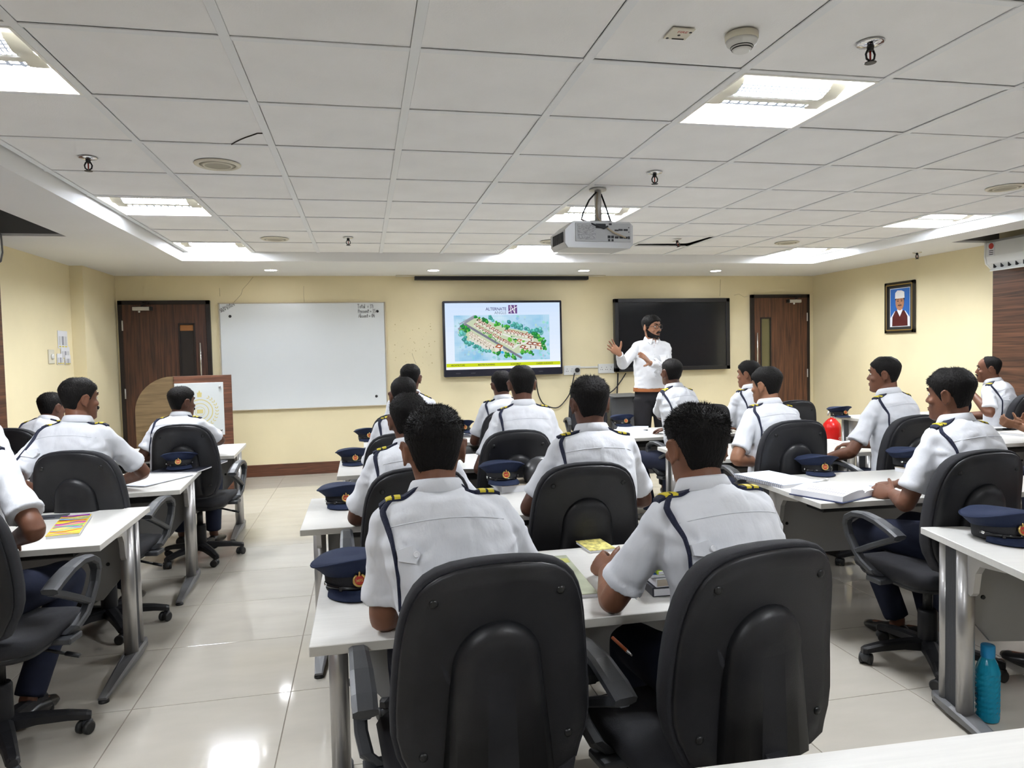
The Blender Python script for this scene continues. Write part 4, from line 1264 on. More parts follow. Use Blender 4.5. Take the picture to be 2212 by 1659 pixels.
# ================================================================== CHAIRS
def chair():
    root = empty('office_chair')
    # backrest: cushion and moulded rear shell share one outline (x, z)
    def outline(k):
        pts = [(-.150, .515), (-.205, .56), (-.232, .64), (-.228, .76), (-.215, .88), (-.195, .955), (-.160, 1.005), (-.10, 1.032), (0, 1.04)]
        full = pts + [(-a, b) for a, b in pts[-2::-1]]
        cz = .78
        sm = []
        n = len(full)
        for i in range(n):           # Catmull-Rom smoothing of the closed outline
            p0, p1, p2, p3 = [Vector(full[(i + d) % n]) for d in (-1, 0, 1, 2)]
            for t_ in (0, .5):
                v = .5 * ((2 * p1) + (p2 - p0) * t_ + (2 * p0 - 5 * p1 + 4 * p2 - p3) * t_ * t_ + (3 * p1 - p0 - 3 * p2 + p3) * t_ ** 3)
                sm.append((v.x * k, cz + (v.y - cz) * (k if k < 1 else 1 + (k - 1) * .8)))
        return sm
    def yb(z):                       # gentle S-curve of the back
        t_ = (z - .52) / .52
        return -.255 - .055 * t_ + .03 * math.sin(PI * t_)
    def ring(k, d, curve=.35):
        return [(x, yb(z) + d + curve * x * x, z) for x, z in outline(k)]
    mb = MB(); mb.loft([ring(.93, .052), ring(.985, .040), ring(1.02, .012), ring(1.02, -.012), ring(1.0, -.022), ring(.96, -.020)], True, True); mb.obj('back_cushion', M_FABRIC, root)
    mb = MB(); mb.loft([ring(.975, -.016), ring(.975, -.028), ring(.955, -.036), ring(.80, -.036), ring(.4, -.037)], True, True); sh = mb.obj('back_shell', M_PLAST, root)
    # raised spine cover
    def hump(k, dz):
        pts = []
        for i in range(17):
            a = PI * i / 16
            pts.append((.098 * k * math.cos(a), .785 + (.098 * k) * math.sin(a) * 1.1))
        pts = [(.122 * k, .535)] + pts + [(-.122 * k, .535)]
        return [(x, yb(z) - dz + .35 * x * x, z) for x, z in pts]
    mb = MB(); mb.loft([hump(1.08, .034), hump(1.0, .052), hump(.88, .066), hump(.6, .072), hump(.3, .072)], True, True); mb.obj('spine_cover', M_PLAST, sh)
    for x, z in ((-.145, .955), (.145, .955), (-.17, .60), (.17, .60)):
        mb = MB(); mb.sphere((x, yb(z) - .036 + .35 * x * x, z), (.011, .006, .011), 10, 6); mb.obj('bolt_cap', M_BLACKMET, sh)
    # seat
    sp = rrect(-.235, .235, -.215, .25, (.10, .10, .09, .09), 6)
    def sring(k, z, dip=0):
        return [(x * k, y * k, z - dip * (1 if y > .16 else 0)) for x, y in sp]
    mb = MB(); mb.loft([sring(.93, .425), sring(1.0, .438), sring(1.02, .465, .01), sring(.97, .488, .02), sring(.8, .494, .012), sring(.3, .488)], True, True); mb.obj('seat', M_FABRIC, root)
    mb = MB(); mb.loft([sring(.62, .385), sring(.90, .405), sring(.95, .428)], True, True); mb.obj('seat_pan', M_PLAST, root)
    mb = MB(); mb.box((0, -.20, .40), (.10, .18, .03), ch=.006); mb.tube([(0, -.24, .40), (0, -.315, .45), (0, -.33, .56)], .03, 10, flat=.5); mb.obj('back_bracket', M_PLAST, root)
    # armrests: closed plastic loops
    for s in (-1, 1):
        x = s * .285
        def barp(pts, w, h):
            m_ = MB()
            P = [Vector(p) for p in pts]
            rings = []
            for i, p in enumerate(P):
                t_ = (P[min(i + 1, len(P) - 1)] - P[max(i - 1, 0)]).normalized()
                n_ = Vector((1, 0, 0)); b_ = t_.cross(n_).normalized()
                ww = w[i] if hasattr(w, '__len__') else w; hh = h[i] if hasattr(h, '__len__') else h
                rings.append([p + n_ * (ww * a) + b_ * (hh * c) for a, c in ((-.5, -.3), (-.3, -.5), (.3, -.5), (.5, -.3), (.5, .3), (.3, .5), (-.3, .5), (-.5, .3))])
            m_.loft(rings, True, False)
            return m_
        a = barp([(x, -.145, .652), (x, -.10, .672), (x, -.02, .697), (x, .06, .708), (x, .13, .700), (x, .175, .675), (x, .188, .640)], [.060, .062, .058, .052, .048, .044, .040], [.026, .028, .028, .028, .030, .032, .030]).obj('armrest', M_PLAST2, root)
        barp([(x, .188, .645), (x, .170, .59), (x, .125, .53), (x, .085, .49), (x - s * .01, .03, .455), (x - s * .045, .02, .43)], .036, .030).obj('arm_front_strut', M_PLAST2, a)
        barp([(x, -.135, .648), (x, -.06, .615), (x, .03, .572), (x, .115, .528)], .034, .026).obj('arm_rear_strut', M_PLAST2, a)
        mb = MB(); mb.box((s * .235, .02, .418), (.10, .09, .025), ch=.005); mb.obj('arm_bracket', M_PLAST2, a)
    # column, base, casters
    mb = MB(); mb.tube([(0, 0, .26), (0, 0, .40)], .022, 12); mb.obj('gas_lift', M_BLACKMET, root)
    mb = MB(); mb.lathe([(.036, .085), (.042, .10), (.042, .25), (.036, .262)], 16); mb.obj('column_cover', M_PLAST, root)
    mb = MB(); mb.tube([(.06, .03, .385), (.16, .05, .36), (.24, .06, .335)], .007, 8); mb.tube([(.22, .058, .342), (.27, .064, .328)], .015, 8, flat=.5); mb.obj('tilt_lever', M_PLAST, root)
    for k in range(5):
        a = 2 * PI * k / 5 + .35
        d = Vector((math.cos(a), math.sin(a), 0)); n_ = Vector((-d.y, d.x, 0))
        rings = []
        for r_, w, z0_, z1_ in ((.02, .036, .075, .125), (.12, .032, .082, .118), (.22, .026, .072, .104), (.285, .023, .060, .088), (.30, .014, .058, .082)):
            c_ = d * r_
            rings.append([c_ - n_ * w + Vector((0, 0, z0_)), c_ + n_ * w + Vector((0, 0, z0_)), c_ + n_ * w * .95 + Vector((0, 0, z1_ - .008)), c_ + n_ * w * .5 + Vector((0, 0, z1_)), c_ - n_ * w * .5 + Vector((0, 0, z1_)), c_ - n_ * w * .95 + Vector((0, 0, z1_ - .008))])
        mb = MB(); mb.loft(rings, True, False); lg = mb.obj('base_leg', M_PLAST, root)
        c_ = d * .285
        mb = MB(); mb.tube([c_ + Vector((0, 0, .04)), c_ + Vector((0, 0, .075))], .008, 8)
        mb.sphere(c_ + Vector((0, 0, .036)), (.022, .022, .024), 10, 6); cs = mb.obj('caster', M_PLAST2, lg)
        Mw = Matrix.Rotation(a + .9, 3, 'Z') @ Matrix.Rotation(PI / 2, 3, 'X')
        for s in (-1, 1):
            mb = MB(); off = Matrix.Rotation(a + .9, 3, 'Z') @ Vector((0, s * .018, 0)) + Matrix.Rotation(a + .9, 3, 'Z') @ Vector((-.012, 0, 0))
            mb.lathe([(.020, -.010), (.026, -.007), (.026, .007), (.020, .010)], 16, M=Mw, c=c_ + off + Vector((0, 0, .026))); mb.obj('wheel', M_TRAY, cs)
    return root
CH = chair()
_first = [True]
def place_chair(px, py, depth, yaw, lab, zt=1.04):
    """(px, py) image position of the top centre of the back at that depth"""
    p = at_depth(px, py, depth)
    off = Matrix.Rotation(R(yaw), 3, 'Z') @ Vector((0, .30, 0))
    o = CH if _first[0] else copy_tree(CH)
    _first[0] = False
    o.location = (p.x + off.x, p.y + off.y, 0)
    o.rotation_euler = (0, 0, R(yaw))
    tag(o, lab, 'chair', 'black office chairs')
    return o
CHAIRS = {}
for key, px, py, dep, yaw, lab in (
    ('C1L', 1072, 1210, 1.58, 4, 'nearest black office chair, its back filling the bottom centre'),
    ('C1R', 1655, 1172, 1.64, 9, 'black office chair at bottom right of centre with scuffed back'),
    ('C2L', 905, 1052, 2.85, 2, 'black office chair mostly hidden behind the nearest seated man'),
    ('C2R', 1268, 994, 2.88, -2, 'black office chair of the man in the second row, right seat of the middle desk'),
    ('C3L', 868, 945, 4.12, 0, 'black office chair hidden behind the column of heads, third row left'),
    ('C3R', 1118, 932, 4.15, 0, 'black office chair behind the cap and grey pouch on the second desk'),
    ('C4L', 862, 893, 5.5, 0, 'black office chair at the front middle desk, left seat'),
    ('C4R', 1100, 893, 5.6, 0, 'black office chair at the front middle desk, right seat'),
    ('X', 1535, 876, 5.75, 10, 'black office chair of the man bent over the front right desk'),
    ('R4', 1718, 861, 5.95, 0, 'black office chair in the front row nearest the right door'),
    ('R3L', 1722, 898, 4.35, -3, 'black office chair in front of the left end of the third right desk'),
    ('R3R', 1985, 882, 4.5, 6, 'black office chair of the man in profile beside the extinguisher'),
    ('R2', 2130, 962, 2.98, 2, 'black office chair of the man with the open book'),
    ('BALD', 2232, 842, 6.2, 10, 'black office chair of the balding man at the right edge'),
    ('L2', -150, 1110, 2.42, -8, 'black office chair cut off at the lower left edge'),
    ('L3', 155, 968, 3.64, -8, 'black office chair in front of the nearer left desk, its back fully seen'),
    ('L4', 392, 928, 5.0, -6, 'black office chair behind the cap on the black folder'),
    ('L4L', 18, 946, 5.0, -10, 'black office chair partly seen at the left edge behind the sleeve'),
    ('R1', 2620, 1010, 2.55, 4, 'black office chair out at the right edge, its base under the nearest right desk')):
    CHAIRS[key] = place_chair(px, py, dep, yaw, lab)
# presenter's own chair by the wall, facing the class
o = copy_tree(CH); o.location = (2.62, 8.05, 0); o.rotation_euler = (0, 0, R(172))
tag(o, 'black office chair by the front wall below the lit display', 'chair', 'black office chairs')

# ================================================================== PEOPLE
HS = np.array([  # z, front y, back y, half width
    (-.120, .070, .025, .018), (-.112, .083, .000, .036), (-.095, .089, -.030, .049), (-.070, .088, -.056, .058), (-.045, .087, -.070, .064),
    (-.015, .085, -.083, .0695), (.010, .084, -.092, .0725), (.035, .087, -.097, .0745), (.060, .083, -.097, .0735), (.082, .070, -.088, .0665), (.100, .048, -.068, .050), (.111, .024, -.042, .029), (.116, .004, -.022, .010)])
def hsec(z):
    return [float(np.interp(z, HS[:, 0], HS[:, k])) for k in (1, 2, 3)]
def hpt(az, z, off=0.0):
    """point on the skull; az 0 = face, +90 deg = the person's left (-x)"""
    f, b, w = hsec(z)
    yc = -.008 if f > -.008 > b else (f + b) / 2
    ca, sa = math.cos(az), math.sin(az)
    e = .88
    x = -math.copysign(abs(sa) ** e, sa) * (w + off)
    y = yc + (math.copysign(abs(ca) ** e, ca)) * ((f - yc + off) if ca > 0 else (yc - b + off))
    if z > .09: z = z + off * min(1, (z - .09) / .02)
    return Vector((x, y, z))

def build_head(mb, M, ears=True):
    n = 28
    zs = list(np.linspace(-.120, .116, 26))
    mb.M = M
    mb.loft([[hpt(2 * PI * j / n, z) for j in range(n)][::-1] for z in zs], True, True)
    # brow ridge, nose, lips, chin
    nose = [(.022, .080, .006, .006), (.004, .092, .008, .010), (-.014, .104, .011, .012), (-.026, .110, .014, .013), (-.034, .106, .0155, .012), (-.041, .090, .011, .008)]
    mb.loft([[(w * math.cos(2 * PI * j / 10), y - d + d * math.sin(2 * PI * j / 10), z) for j in range(10)][::-1] for z, y, w, d in nose][::-1], True, True)
    mb.sphere((0, .086, -.060), (.022, .009, .007), 10, 6)
    mb.sphere((0, .085, -.070), (.020, .009, .007), 10, 6)
    mb.sphere((0, .076, -.102), (.022, .016, .013), 10, 6)
    for s in (-1, 1):
        mb.sphere((s * .030, .078, .026), (.022, .011, .006), 10, 6)
        mb.sphere((s * .046, .058, -.026), (.020, .022, .018), 10, 6)
        if ears:
            Me = Matrix.Rotation(s * R(-24), 3, 'Z') @ Matrix.Rotation(R(-10), 3, 'X')
            c = Vector((s * .0800, -.012, -.006))
            mb.sphere(c + Me @ Vector((s * .003, 0, 0)), (.0065, .018, .032), 10, 8, M=Me)
            rim = [Me @ Vector((s * .009, .0165 * math.cos(a) - .003, .004 + .032 * math.sin(a))) + c for a in [R(25 + 24 * k) for k in range(10)]]
            mb.tube(rim, .0052, 8)
            mb.sphere(c + Me @ Vector((s * .004, .004, -.028)), (.006, .008, .010), 8, 6)
    mb.M = None

HAIRLINES = {   # azimuth deg (from face) -> z of hairline
    'std': [(0, .066), (25, .064), (45, .050), (60, .040), (72, .012), (84, -.012), (96, .008), (110, .006), (125, -.034), (145, -.066), (180, -.080)],
    'recede': [(0, .110), (30, .105), (50, .090), (65, .070), (76, .020), (86, -.006), (98, .010), (112, .008), (128, -.030), (150, -.062), (180, -.076)],
    'full': [(0, .058), (25, .058), (45, .044), (60, .030), (72, .000), (84, -.022), (96, .002), (110, .004), (125, -.036), (145, -.070), (180, -.084)]}
def hairline(kind, az):
    a = abs((math.degrees(az) + 180) % 360 - 180)
    t = HAIRLINES[kind]
    return float(np.interp(a, [p[0] for p in t], [p[1] for p in t]))
def build_hair(M, kind='std', thick=.010, strands=1500, seed=0, length=.014, m=None):
    rs = random.Random(seed)
    mb = MB(); mb.M = M
    n = 48
    rows = 15
    grid = []
    for i in range(rows):
        t = i / (rows - 1)
        ring = []
        for j in range(n):
            az = 2 * PI * j / n
            h0 = hairline(kind, az) + .003 * math.sin(j * 2.7 + seed)
            z = h0 + (.113 - h0) * t
            top = min(1, max(0, (z - .01) / .07))
            off = .0012 + (thick * (.25 + .75 * top)) * min(1, t * 5) ** .7
            off *= 1 + .14 * noise.noise(Vector((az * 3, z * 40, seed)))
            ring.append(hpt(az, z, off))
        grid.append(ring)
    mb.loft([g[::-1] for g in grid], False, True)
    c = Vector((0, -.010, .113 + thick))
    mb.add([c] + grid[-1], [(0, 1 + k, 1 + (k + 1) % n) for k in range(n)], True)
    # strands
    vs_, fs = [], []
    whorl = hpt(PI * .92, .085, thick)
    for k in range(strands):
        az = rs.uniform(0, 2 * PI)
        h0 = hairline(kind, az)
        t = rs.random() ** .8
        z = h0 + .004 + (.1125 - h0) * t
        top = min(1, max(0, (z - .01) / .07))
        off = thick * (.25 + .75 * top) * .55
        p = hpt(az, z, off)
        nrm = (hpt(az, z, off + .01) - p)
        nrm = nrm.normalized() if nrm.length > 1e-6 else Vector((0, 0, 1))
        if z > .095: nrm = (nrm + Vector((p.x * 4, p.y * 4, 1))).normalized()
        away = (p - whorl); away -= nrm * away.dot(nrm)
        comb = (away.normalized() if away.length > 1e-4 else Vector((0, 1, 0))) + Vector((rs.gauss(0, .35), rs.gauss(0, .35), rs.gauss(0, .35)))
        if top < .4: comb += Vector((0, 0, -1.2))
        L = length * (.30 + .70 * top) * rs.uniform(.6, 1.3)
        lift = .75 * top + .12
        d1 = (comb * (1 - lift * .5) + nrm * lift).normalized()
        side = nrm.cross(d1)
        side = side.normalized() if side.length > 1e-5 else Vector((1, 0, 0))
        w = .0009
        q1 = p + d1 * L * .5; d2 = (d1 + comb * .5 - nrm * .25).normalized(); q2 = q1 + d2 * L * .5
        o = len(vs_)
        vs_ += [p - side * w, p + side * w, q1 - side * w * .8, q1 + side * w * .8, q2]
        fs += [(o, o + 1, o + 3, o + 2), (o + 2, o + 3, o + 4)]
    mb.add(vs_, fs, True)
    mb.M = None
    return mb

def hand(mb, wrist, d, palm, side, curl=(.5, .5, .55, .6), spread=.0, thumb=(.75, .35), k=1.0):
    """d: towards the fingers; palm: out of the palm; side: towards the thumb"""
    d = Vector(d).normalized(); palm = Vector(palm); palm = (palm - d * palm.dot(d)).normalized(); side_ = d.cross(palm)
    if side_.dot(Vector(side)) < 0: side_ = -side_
    W = Vector(wrist)
    def P(a, b, c): return W + d * (a * k) + side_ * (b * k) + palm * (c * k)
    secs = [(-.01, .026, .019), (.015, .030, .018), (.045, .040, .0165), (.075, .042, .0145), (.092, .039, .0115)]
    mb.loft([[P(a, w * math.cos(2 * PI * j / 14), h * math.sin(2 * PI * j / 14)) for j in range(14)] for a, w, h in secs], True, True)
    for q, (b, L, r_) in enumerate(((.030, .072, .0088), (.0105, .080, .0092), (-.0095, .074, .0088), (-.029, .058, .0078))):
        ang = (1.5 - q) * spread
        dd = (d * math.cos(ang) + side_ * math.sin(ang)).normalized()
        p = P(.082, b, 0); pts = [P(.06, b * .9, 0), p]; rad = [r_ * 1.05, r_ * 1.05]; c_ = 0
        for s_, f in enumerate((.46, .30, .24)):
            c_ += curl[q] * (.8, 1.0, .7)[s_]
            v = dd * math.cos(c_) + palm * math.sin(c_)
            p = p + v * (L * f * k); pts.append(p); rad.append(r_ * (.98, .9, .72)[s_])
        mb.tube(pts, [x * k for x in rad], 10)
    p = P(.022, .028, .004)
    t1 = (d * (1 - thumb[0] * .55) + side_ * thumb[0] + palm * .25).normalized()
    t2 = (t1 + d * .35 + palm * thumb[1]).normalized()
    mb.tube([P(.008, .014, .002), p, p + t1 * .036 * k, p + t1 * .036 * k + t2 * .026 * k, p + t1 * .036 * k + t2 * .044 * k], [.013 * k, .013 * k, .0105 * k, .0095 * k, .0065 * k], 10)

def limb(mb, pts, rad, n=14, flat=1.0):
    """smooth tapered limb through points"""
    P = [Vector(p) for p in pts]; out = []; rr = []
    for i in range(len(P) - 1):
        p0, p1, p2, p3 = P[max(i - 1, 0)], P[i], P[i + 1], P[min(i + 2, len(P) - 1)]
        for q in range(4):
            t = q / 4
            v = .5 * ((2 * p1) + (p2 - p0) * t + (2 * p0 - 5 * p1 + 4 * p2 - p3) * t * t + (3 * p1 - p0 - 3 * p2 + p3) * t ** 3)
            out.append(v * .6 + (p1 + (p2 - p1) * t) * .4); rr.append(rad[i] + (rad[i + 1] - rad[i]) * t)
    out.append(P[-1]); rr.append(rad[-1])
    mb.tube(out, rr, n, flat=flat)

def person(label, head, body_yaw, head_yaw, lean=14, side=0.0, tone='a', voxel=.0065, sv=.010, head_pitch=0, arms=None, hair='std', thick=.010, strands=1500, hlen=.014,
           seated=True, uniform=True, seed=1, moustache=False, beard=False, glasses=False, shoulder=1.0, legs=None, hands=None, hide_head=False, hipz=.575, seams=True, sleeve=None, loop=False, bulk=1.0, pel=None):
    """head: world position of the head centre.  Angles in degrees; yaw counter-clockwise from facing the front wall."""
    B = Matrix.Rotation(R(body_yaw), 3, 'Z')
    sk = SKIN[tone]
    hz = hipz if seated else 1.02
    lean_r = R(lean)
    # spine from pelvis to neck base, scaled so that the head lands at its height
    def spine(k):
        S = []; y = z = 0.0; N = 24; L = .545 * k
        for i in range(N + 1):
            s = i / N
            a = lean_r * (.45 + 1.05 * s)
            S.append((s, y, z, a))
            y += math.sin(a) * L / N; z += math.cos(a) * L / N
        return S
    def head_off(k):
        S = spine(k); s, y, z, a = S[-1]
        b = a * .55
        return Vector((0, y + math.sin(b) * .106 * k + .014, z + math.cos(b) * .106 * k))
    k = 1.0
    for _ in range(6):
        k *= (head[2] - hz) / head_off(k).z
    k = min(1.14, max(.86, k))
    S = spine(k); ho = head_off(k)
    # pelvis place in the world
    offw = B @ Vector((side, ho.y, 0))
    origin = Vector((head[0] - offw.x, head[1] - offw.y, 0))
    hz_eff = head[2] - ho.z
    if seated: hz_eff = max(.50, min(.66, hz_eff))
    def sp(s):      # spine point with sideways lean
        i = s * 24; i0 = int(min(23, max(0, math.floor(i)))); f = i - i0
        a, b = S[i0], S[i0 + 1]
        return Vector((side * max(0.0, s) ** 1.2, a[1] + (b[1] - a[1]) * f, hz_eff + a[2] + (b[2] - a[2]) * f)), a[3] + (b[3] - a[3]) * f
    def tring(s, rx, ry, dy=0, n=28, e=.86):
        c, a = sp(s)
        N = Vector((0, math.cos(a), -math.sin(a)))
        out = []
        for j in range(n):
            t = 2 * PI * j / n; ca, sa = math.cos(t), math.sin(t)
            out.append(c + Vector((math.copysign(abs(ca) ** e, ca) * rx, 0, 0)) + N * (math.copysign(abs(sa) ** e, sa) * ry + dy))
        return out
    w = shoulder
    SEC = [(-.08, .140, .110, .01), (.0, .158, .124, .01), (.08, .162, .126, .008), (.20, .158, .120, .006), (.36, .160, .116, 0), (.52, .166, .116, -.006), (.66, .170 * w, .116, -.012), (.76, .168 * w, .108, -.014), (.865, .152 * w, .096, -.012), (.925, .124 * w, .084, -.008), (.968, .090, .072, -.004), (1.0, .064, .062, 0)]
    if not seated: SEC = [(.14, .168, .126, .002)] + SEC[3:]
    neck, na = sp(1.0)
    hc = Vector((side, ho.y, hz_eff + ho.z))
    Hm = Matrix.Translation(hc) @ Matrix.Rotation(R(head_yaw - body_yaw), 4, 'Z') @ Matrix.Rotation(R(-head_pitch), 4, 'X')
    shc, sa_ = sp(.862)
    shl = {}
    for s, nm in ((-1, 'L'), (1, 'R')):
        shl[nm] = shc + Vector((s * .143 * w, -.008, 0))
    Binv = B.inverted()
    def loc(p): return Binv @ (Vector(p) - origin)
    A = {'L': (Vector((-.23, .22, .765)), Vector((-.09, .42, .765))), 'R': (Vector((.23, .22, .765)), Vector((.07, .44, .765)))}
    base = Vector((0, ho.y - .18, 0))
    for nm in A:
        A[nm] = (A[nm][0] + base * .8, A[nm][1] + base * .8)
    if arms:
        for nm, v in arms.items():
            A[nm] = (loc(v[0]), loc(v[1]))
    joints = {}
    for nm in ('L', 'R'):
        e_, w_ = A[nm]
        v = e_ - shl[nm]; L = min(max(v.length, .245 * k), .315 * k); el = shl[nm] + v.normalized() * L
        v = w_ - el; L = min(max(v.length, .21 * k), .265 * k); wr = el + v.normalized() * L
        joints[nm] = (shl[nm], el, wr)
    # ---------------- body (skin), one continuous mesh
    mb = MB()
    mb.loft([tring(s, rx * .80, ry * .80, dy) for s, rx, ry, dy in SEC[1:-2]] + [tring(.97, .062, .062)], True, True)
    hb = Hm @ Vector((0, -.020, -.055))
    limb(mb, [neck + Vector((0, -.004, -.05)), neck + Vector((0, .0, .005)), hb, Hm @ Vector((0, -.015, -.01))], [.066, .058, .056, .056], 18)
    build_head(mb, Hm)
    for s, nm in ((-1, 'L'), (1, 'R')):
        sh_, el, wr = joints[nm]
        up = (el - sh_); fo = (wr - el)
        limb(mb, [sh_, sh_ + up * .35, sh_ + up * .7, el, el + fo * .25, el + fo * .6, wr], [.038, .041, .042, .0385, .0415, .035, .0265], 16)
        hd_ = (hands or {}).get(nm)
        if hd_:
            hand(mb, wr, Binv @ Vector(hd_['d']), Binv @ Vector(hd_['palm']), Binv @ Vector(hd_['side']), hd_.get('curl', (.4, .4, .45, .5)), hd_.get('spread', .08), hd_.get('thumb', (.8, .3)), hd_.get('k', 1.0))
        else:
            f2 = (fo.normalized() + Vector((0, .3, -.05))).normalized()
            hand(mb, wr, f2, (0, 0, -1), Vector((-s, 0, 0)), (.45, .5, .55, .6), .05)
    lg = {}
    if seated:
        dflt = {'L': (Vector((-.135, .415, .535)), Vector((-.125, .40, .10))), 'R': (Vector((.135, .415, .535)), Vector((.125, .40, .10)))}
        for nm in ('L', 'R'):
            kn, an = dflt[nm]
            if legs and nm in legs: kn, an = Vector(legs[nm][0]), Vector(legs[nm][1])
            hp = Vector(((-.095 if nm == 'L' else .095), .0, hz_eff - .01))
            lg[nm] = (hp, kn, an)
    else:
        for nm, s in (('L', -1), ('R', 1)):
            lg[nm] = (Vector((s * .095, 0, hz_eff - .03)), Vector((s * .11, .02, .50)), Vector((s * .12, -.01, .09)))
    for nm, (hp, kn, an) in lg.items():
        limb(mb, [hp, hp + (kn - hp) * .5, kn, kn + (an - kn) * .4, an, an + Vector((0, .03, -.03))], [.072, .064, .046, .044, .034, .030], 12)
        mb.tube([an + Vector((0, -.03, -.045)), an + Vector((0, .06, -.05)), an + Vector((0, .15, -.062))], [.026, .026, .018], 10, flat=.8)
    me = remesh(mb, voxel, 3, .5)
    me.materials.append(sk)
    body = link('person', me, None, origin, (0, 0, R(body_yaw)))
    tag(body, label, 'person')
    # ---------------- shirt
    mb = MB(); inf = .011
    mb.loft([tring(s, (rx + inf) * bulk, (ry + inf + (.010 if s < .5 else 0)) * bulk, dy) for s, rx, ry, dy in SEC[:-2]] + [tring(.968, .088, .080, -.002), tring(.992, .068, .068, 0)], True, True)
    long_sl = not uniform
    for s, nm in ((-1, 'L'), (1, 'R')):
        sh_, el, wr = joints[nm]; up = el - sh_; fo = wr - el
        inner = sh_ + Vector((-s * .05, 0, .010))
        if long_sl:
            limb(mb, [inner, sh_, sh_ + up * .45, el - up * .12, el + fo * .12, el + fo * .6, wr - fo * .06], [.052, .056, .054, .050, .050, .043, .037], 18)
            mb.tube([wr - fo * .22, wr - fo * .03], .038, 18)
        else:
            fl = (sleeve or {}).get(nm, .80)
            end = sh_ + up * fl
            limb(mb, [inner, sh_, sh_ + up * .35, end], [.050, .0530, .0550, .061], 18)
            ud = up.normalized()
            mb.tube([end - ud * .028, end], .0650, 20)
    me = remesh(mb, sv, 3, .5)
    # cloth folds
    co = np.empty(len(me.vertices) * 3); me.vertices.foreach_get('co', co); co = co.reshape(-1, 3)
    no = np.empty(len(me.vertices) * 3); me.vertices.foreach_get('normal', no); no = no.reshape(-1, 3)
    az = shl['L'].z - .06
    for i in range(len(co)):
        x, y, z = co[i]
        s_ = -1 if x < 0 else 1
        dx, dz = abs(x) - .16, z - az
        r_ = math.hypot(dx, dz) + .02
        a_ = math.atan2(dz, dx)
        f = math.sin(a_ * 6 + 6 * noise.noise(Vector((x * 5, z * 5, seed * 3.1)))) * .0018 * min(1, .10 / r_) * min(1, r_ / .05)
        f += .0085 * noise.noise(Vector((x * 7 + z * 5 * s_, y * 6, z * 10 - x * 4 * s_ + seed * 7.7)))
        f += .0045 * noise.noise(Vector((x * 22 + z * 9 * s_, y * 16, z * 26 + seed * 5.1)))
        co[i] += no[i] * f
    me.vertices.foreach_set('co', co.ravel()); me.update()
    me.materials.append(M_SHIRT if uniform else M_SHIRT2)
    shirt = link('shirt', me, body)
    bv = BVHTree.FromPolygons([v.co.copy() for v in me.vertices], [tuple(p.vertices) for p in me.polygons])
    def snap(p, off):
        q, n, i, d = bv.find_nearest(Vector(p))
        return q + n * off
    def drop(x, y, off):
        h_ = bv.ray_cast(Vector((x, y, 2.2)), Vector((0, 0, -1)))
        if h_[0] is None: return snap((x, y, neck.z), off)
        return h_[0] + Vector((0, 0, off))
    # collar
    na2 = na * .75
    Nf = Vector((0, math.cos(na2), -math.sin(na2))); Tf = Vector((0, math.sin(na2), math.cos(na2)))
    cb = neck + Tf * .004
    def cring(r_, h, drop_front):
        out = []
        for j in range(36):
            t = 2 * PI * j / 36 + PI / 2
            fr_ = max(0, math.sin(t))
            out.append(cb + Vector((r_ * math.cos(t), 0, 0)) + Nf * (r_ * 1.0 * math.sin(t)) + Tf * (h - drop_front * fr_ ** 2))
        return out
    mb = MB(); df = .022 if uniform else .060
    mb.loft([cring(.0625, .018, df), cring(.0655, .023, df), cring(.0710, .017, df + .002), cring(.0840, -.014, df * .5), cring(.0800, -.018, df * .5), cring(.0640, .004, df * .9)], False, True, closed=True)
    mb.obj('collar', M_SHIRT if uniform else M_SHIRT2, body)
    # ---------------- trousers
    mb = MB()
    for nm, (hp, kn, an) in lg.items():
        s = -1 if nm == 'L' else 1
        ank = an + (kn - an).normalized() * .015
        limb(mb, [hp, hp + (kn - hp) * .35, hp + (kn - hp) * .75, kn + (kn - hp).normalized() * .01, kn + (ank - kn) * .4, ank], [.100, .094, .078, .068, .064, .058], 16)
    c0 = Vector((0, 0, hz_eff))
    mb.sphere(c0 + Vector((0, -.01, .0)), (.178, .140, .115), 20, 12)
    if not seated:
        mb.loft([[c0 + Vector((.178 * math.cos(2 * PI * j / 24), .128 * math.sin(2 * PI * j / 24), z)) for j in range(24)] for z in (-.04, .03, .085)], True, True)
    me = remesh(mb, .0125, 4, .5)
    me.materials.append(M_TROUS if uniform else M_TROUSB)
    link('trousers', me, body)
    for nm, (hp, kn, an) in lg.items():
        mb = MB()
        f = Vector((an.x, an.y, 0))
        secs = [(-.055, .030, .012, .072), (-.03, .040, .006, .082), (.02, .043, .004, .086), (.07, .047, .003, .070), (.13, .047, .003, .052), (.17, .038, .004, .045), (.195, .018, .008, .036)]
        mb.loft([[f + Vector((wd * math.cos(2 * PI * j / 14), y_, z0_ + (z1_ - z0_) * (.5 + .5 * math.sin(2 * PI * j / 14)))) for j in range(14)][::-1] for y_, wd, z0_, z1_ in secs], True, True)
        mb.obj('shoe', M_SHOE, body)
